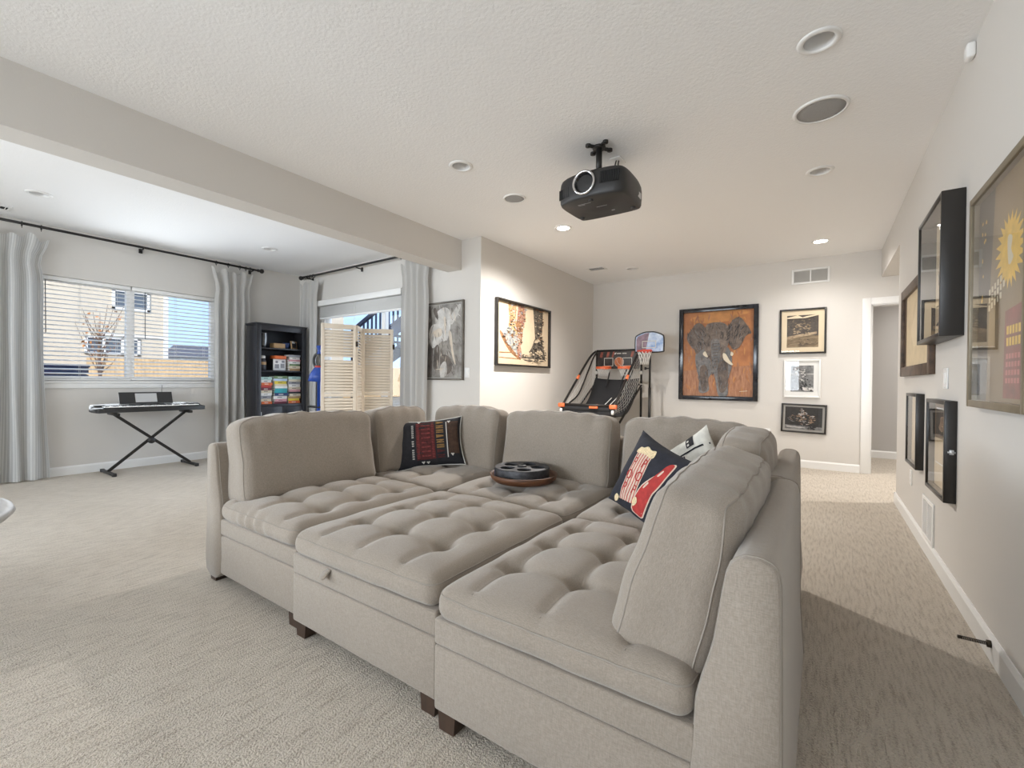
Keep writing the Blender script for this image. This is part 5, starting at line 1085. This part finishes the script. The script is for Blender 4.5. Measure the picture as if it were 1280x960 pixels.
plate('wall_outlet', 'white wall outlet below the hallway end display case', (XR, 4.60, .325), NB, .072, .116, 'o', 'outlet')
plate('wall_outlet', 'white wall outlet low on the back wall behind the sectional', (-.60, YB, .37), 0, .072, .116, 'o', 'outlet')
vr = thing('wall_vent', 'white return air vent high on the back wall', 'vent', (-.136, YB, 2.405), 0)
q = MB()
for x0, x1, z0, z1 in ((-.208, -.182, 0, .196), (.182, .208, 0, .196), (-.182, .182, 0, .024), (-.182, .182, .172, .196), (-.008, .008, .024, .172)): q.rbox(x0, x1, -.012, 0, z0, z1, .003)
q.build('frame', 'white_trim', vr); MB().box(-.182, .182, -.002, -.0005, .024, .172).build('backing', 'mat_grey', vr)
me = MB().bar((-.182, -.006, 0), (.182, -.006, 0), .010, .0012).mesh('louver', 'white_trim')
for i in range(14): inst('louver', me, vr, (0, 0, .03+i*.0105), (-.7, 0, 0)) if False else inst('louver', me, vr, (0, 0, .029+i*.0106))
wr = thing('wall_register', 'white floor level air register under the display cases', 'vent', (XR, 3.905, .092), NB)
q = MB()
for x0, x1, z0, z1 in ((-.175, -.150, 0, .272), (.150, .175, 0, .272), (-.150, .150, 0, .025), (-.150, .150, .247, .272), (-.006, .006, .025, .247)): q.rbox(x0, x1, -.010, 0, z0, z1, .003)
q.build('frame', 'white_trim', wr); MB().box(-.15, .15, -.002, -.0005, .025, .247).build('backing', 'mat_grey', wr)
me = MB().bar((-.15, -.006, 0), (.15, -.006, 0), .009, .0014).mesh('louver', 'white_trim')
for i in range(17): inst('louver', me, wr, (0, 0, .033+i*.0128))
ds = thing('door_stop', 'dark spring door stop sticking out from the white baseboard', 'door stop', (XR-.014, 2.545, .072), NB)
q = MB().tube([(0, .0, 0), (0, -.012, 0)], .014, 12); q.build('mount', 'brass_dark', ds)
sp_ = MB().tube([(.0062*math.cos(k*.9), -.010-k*.00062, .0062*math.sin(k*.9)) for k in range(120)], .0017, 5); sp_.build('spring', 'brass_dark', ds); MB().tube([(0, -.084, 0), (0, -.096, 0)], .007, 10).build('rubber_tip', 'brass_dark', ds)

downlight(1.5, 7.75, 1, 'lit ceiling light in the room past the doorway', CE, LITR)  # lamp added out of view to brighten the room behind the doorway

# ------------------------------------------------------------------ outdoors
mat('ground', (.30, .26, .20), .95, var=.25, vscale=1.5); mat('siding', (.62, .54, .43), .9, var=.05, vscale=1); mat('siding_trim', (.80, .79, .77), .7); mat('dark_glass', (.10, .12, .15), .1); mat('fence_wood', (.62, .43, .24), .85, var=.15, vscale=3); mat('roof_grey', (.10, .10, .12), .9, var=.3, vscale=4)
mat('bark', (.16, .10, .07), .9); mat('leaf_orange', (.55, .24, .08), .8, var=.3, vscale=8); mat('navy_paint', (.012, .022, .060), .5); mat('concrete', (.50, .49, .47), .9, var=.1, vscale=3)
g = MB().box(-70, XW-T, -30, 60, -.25, -.12).box(XW-T, XS-T, YW+T, 40, -.25, -.12).box(XW-T, XE+T, -30, YR-T, -.25, -.12); o = struct(g, 'ground', 'ground', 'bare tan yard outside the windows')
g = MB().box(-9.5, XS-T, YW+T, 9.5, -.12, -.02); struct(g, 'patio_slab', 'concrete', 'grey concrete patio outside the glass door')
nh = thing('neighbour_house', 'tan neighbouring house with white trimmed windows outside the keyboard window', 'house', (-26.0, 3.0, -.12))
MB().box(-8, 0, -12, 5.25, 0, 7.2).build('wall', 'siding', nh); MB().box(-8.1, .05, 5.15, 5.33, 0, 7.2).build('corner_board', 'siding_trim', nh); MB().box(0, .06, 2.9, 5.2, 3.05, 3.13).build('trim_band', 'siding_trim', nh)
MB().prism([(-8.6, 7.2), (.6, 7.2), (-4, 10)], -12.5, 5.8).build('roof', 'roof_grey', nh)
def hwin(y0, y1, z0, z1, n_):
    f_ = MB(); w_ = .10
    for a, b_, c_, d_ in ((y0, y0+w_, z0, z1), (y1-w_, y1, z0, z1), (y0, y1, z0, z0+w_), (y0, y1, z1-w_, z1)): f_.box(0, .07, a, b_, c_, d_)
    for k in range(1, n_): q_ = y0+(y1-y0)*k/n_; f_.box(0, .07, q_-.05, q_+.05, z0, z1)
    wo_ = f_.build('window', 'siding_trim', nh)
    for k in range(n_): MB().box(.0, .02, y0+(y1-y0)*k/n_+.06, y0+(y1-y0)*(k+1)/n_-.06, z0+w_, z1-w_).build('pane', 'dark_glass', wo_)
hwin(3.25, 4.6, 4.25, 5.15, 2); hwin(2.35, 4.25, 2.2, 3.0, 3); hwin(-1.5, .2, 4.25, 5.4, 2)
fn_ = thing('wooden_fence', 'tan board fence between the neighbouring houses', 'fence', (-24.0, 14.0, -.12)); q = MB()
for k in range(150): y = -9.0+k*.145; q.box(0, .025, y, y+.138, .05, 2.02+.012*math.sin(k*2.3))
stuff(q.build('boards', 'fence_wood', fn_)); MB().box(-.05, 0, -9, 12.7, .4, .5).box(-.05, 0, -9, 12.7, 1.6, 1.7).build('rails', 'fence_wood', fn_)
fh = thing('distant_house', 'distant house with a grey gable roof above the fence', 'house', (-52, 21.5, -.12)); MB().box(-6, 0, -3.8, 6, 0, 3.3).build('wall', 'siding_trim', fh)
rf = MB(); rf.add([(.3, -4.2, 3.2), (.3, 6.5, 3.2), (-3, 6.5, 4.6), (-3, -3.3, 4.6), (-6.3, -4.2, 3.2), (-6.3, 6.5, 3.2)], [(0, 1, 2, 3), (3, 2, 5, 4), (0, 3, 4), (1, 5, 2), (0, 4, 5, 1)]); rf.build('roof', 'roof_grey', fh)
tr = thing('young_tree', 'small bare tree with a few orange leaves outside the keyboard window', 'tree', (-13.0, 2.93, -.12)); q = MB(); lf = MB(); rt = random.Random(4)
q.tube(spline([(0, 0, 0), (.02, .01, .9), (0, -.02, 1.7), (.02, .0, 2.1)]), [.04-.0009*i for i in range(19)], 7)
for k in range(26):
    a = rt.uniform(0, 2*PI); z0 = rt.uniform(1.2, 2.1); L = rt.uniform(.5, 1.1); e = (L*.42*math.cos(a), L*.42*math.sin(a), z0+L*rt.uniform(.5, 1.0)); m_ = (e[0]*.55, e[1]*.55, z0+(e[2]-z0)*.42)
    q.tube(spline([(0, 0, z0), m_, e], 4), [.012-.0011*i for i in range(9)], 5)
    for j in range(5 if k % 2 else 2):
        t_ = rt.uniform(.3, 1); p = Vector((0, 0, z0)).lerp(Vector(e), t_)+Vector((rt.uniform(-.08, .08), rt.uniform(-.08, .08), rt.uniform(-.08, .05))); s_ = rt.uniform(.03, .055); d1 = Vector((rt.uniform(-1, 1), rt.uniform(-1, 1), rt.uniform(-1, 1))).normalized()*s_; d2 = d1.cross(Vector((.3, .5, .8))).normalized()*s_*.6
        lf.add([p-d1, p+d2, p+d1, p-d2], [(0, 1, 2, 3)])
q.build('trunk_and_branches', 'bark', tr); stuff(lf.build('leaves', 'leaf_orange', tr))
sb = thing('patio_storage_box', 'dark navy slatted box outside below the keyboard window', 'storage box', (-12.0, 1.55, -.12)); me = MB().rbox(.0, .03, -.98, .98, 0, .16, .006, 1).mesh('slat', 'navy_paint')
for k in range(8): inst('slat', me, sb, (0, 0, .02+k*.178))
MB().box(-.7, -.01, -.96, .96, 0, 1.40).build('body', 'navy_paint', sb); MB().rbox(-.75, .05, -1.0, 1.0, 1.40, 1.44, .01).build('lid', 'navy_paint', sb)
# outside the patio door: house corner and deck stair
pw = MB().box(-13.5, -9.40, 6.0, 6.5, -.12, 5.6); o = tag(pw.build('house_wing', 'siding'), 'tan wing of the house beyond the patio door', 'house')
st_ = thing('deck_stair', 'dark navy deck stair with railings climbing outside the patio door', 'stairs', (-9.6, 8.2, -.12))
S0, S1 = Vector((-1.75, 0, 1.70)), Vector((2.6, 0, 3.75))
for y in (0, 1.1):
    MB().bar(S0+Vector((0, y, .02)), S1+Vector((0, y, .02)), .05, .28).build('stringer', 'navy_paint', st_)
    MB().bar(S0+Vector((0, y, .98)), S1+Vector((0, y, .98)), .09, .10).build('handrail', 'navy_paint', st_); MB().bar(S0+Vector((0, y, .22)), S1+Vector((0, y, .22)), .06, .07).build('bottom_rail', 'navy_paint', st_)
    me = MB().bar((0, 0, .2), (0, 0, .98), .04, .04).mesh('baluster', 'navy_paint')
    for k in range(24): p = S0.lerp(S1, (k+.5)/24); inst('baluster', me, st_, (p.x, y, p.z))
    for t_ in (0, .5, 1): p = S0.lerp(S1, t_); MB().box(p.x-.06, p.x+.06, y-.06, y+.06, 0, p.z+1.05).build('post', 'navy_paint', st_)
me = MB().box(-.15, .15, 0, 1.1, -.02, .02).mesh('tread', 'navy_paint')
for k in range(14): p = S0.lerp(S1, (k+.5)/14); inst('tread', me, st_, (p.x, 0, p.z+.10))
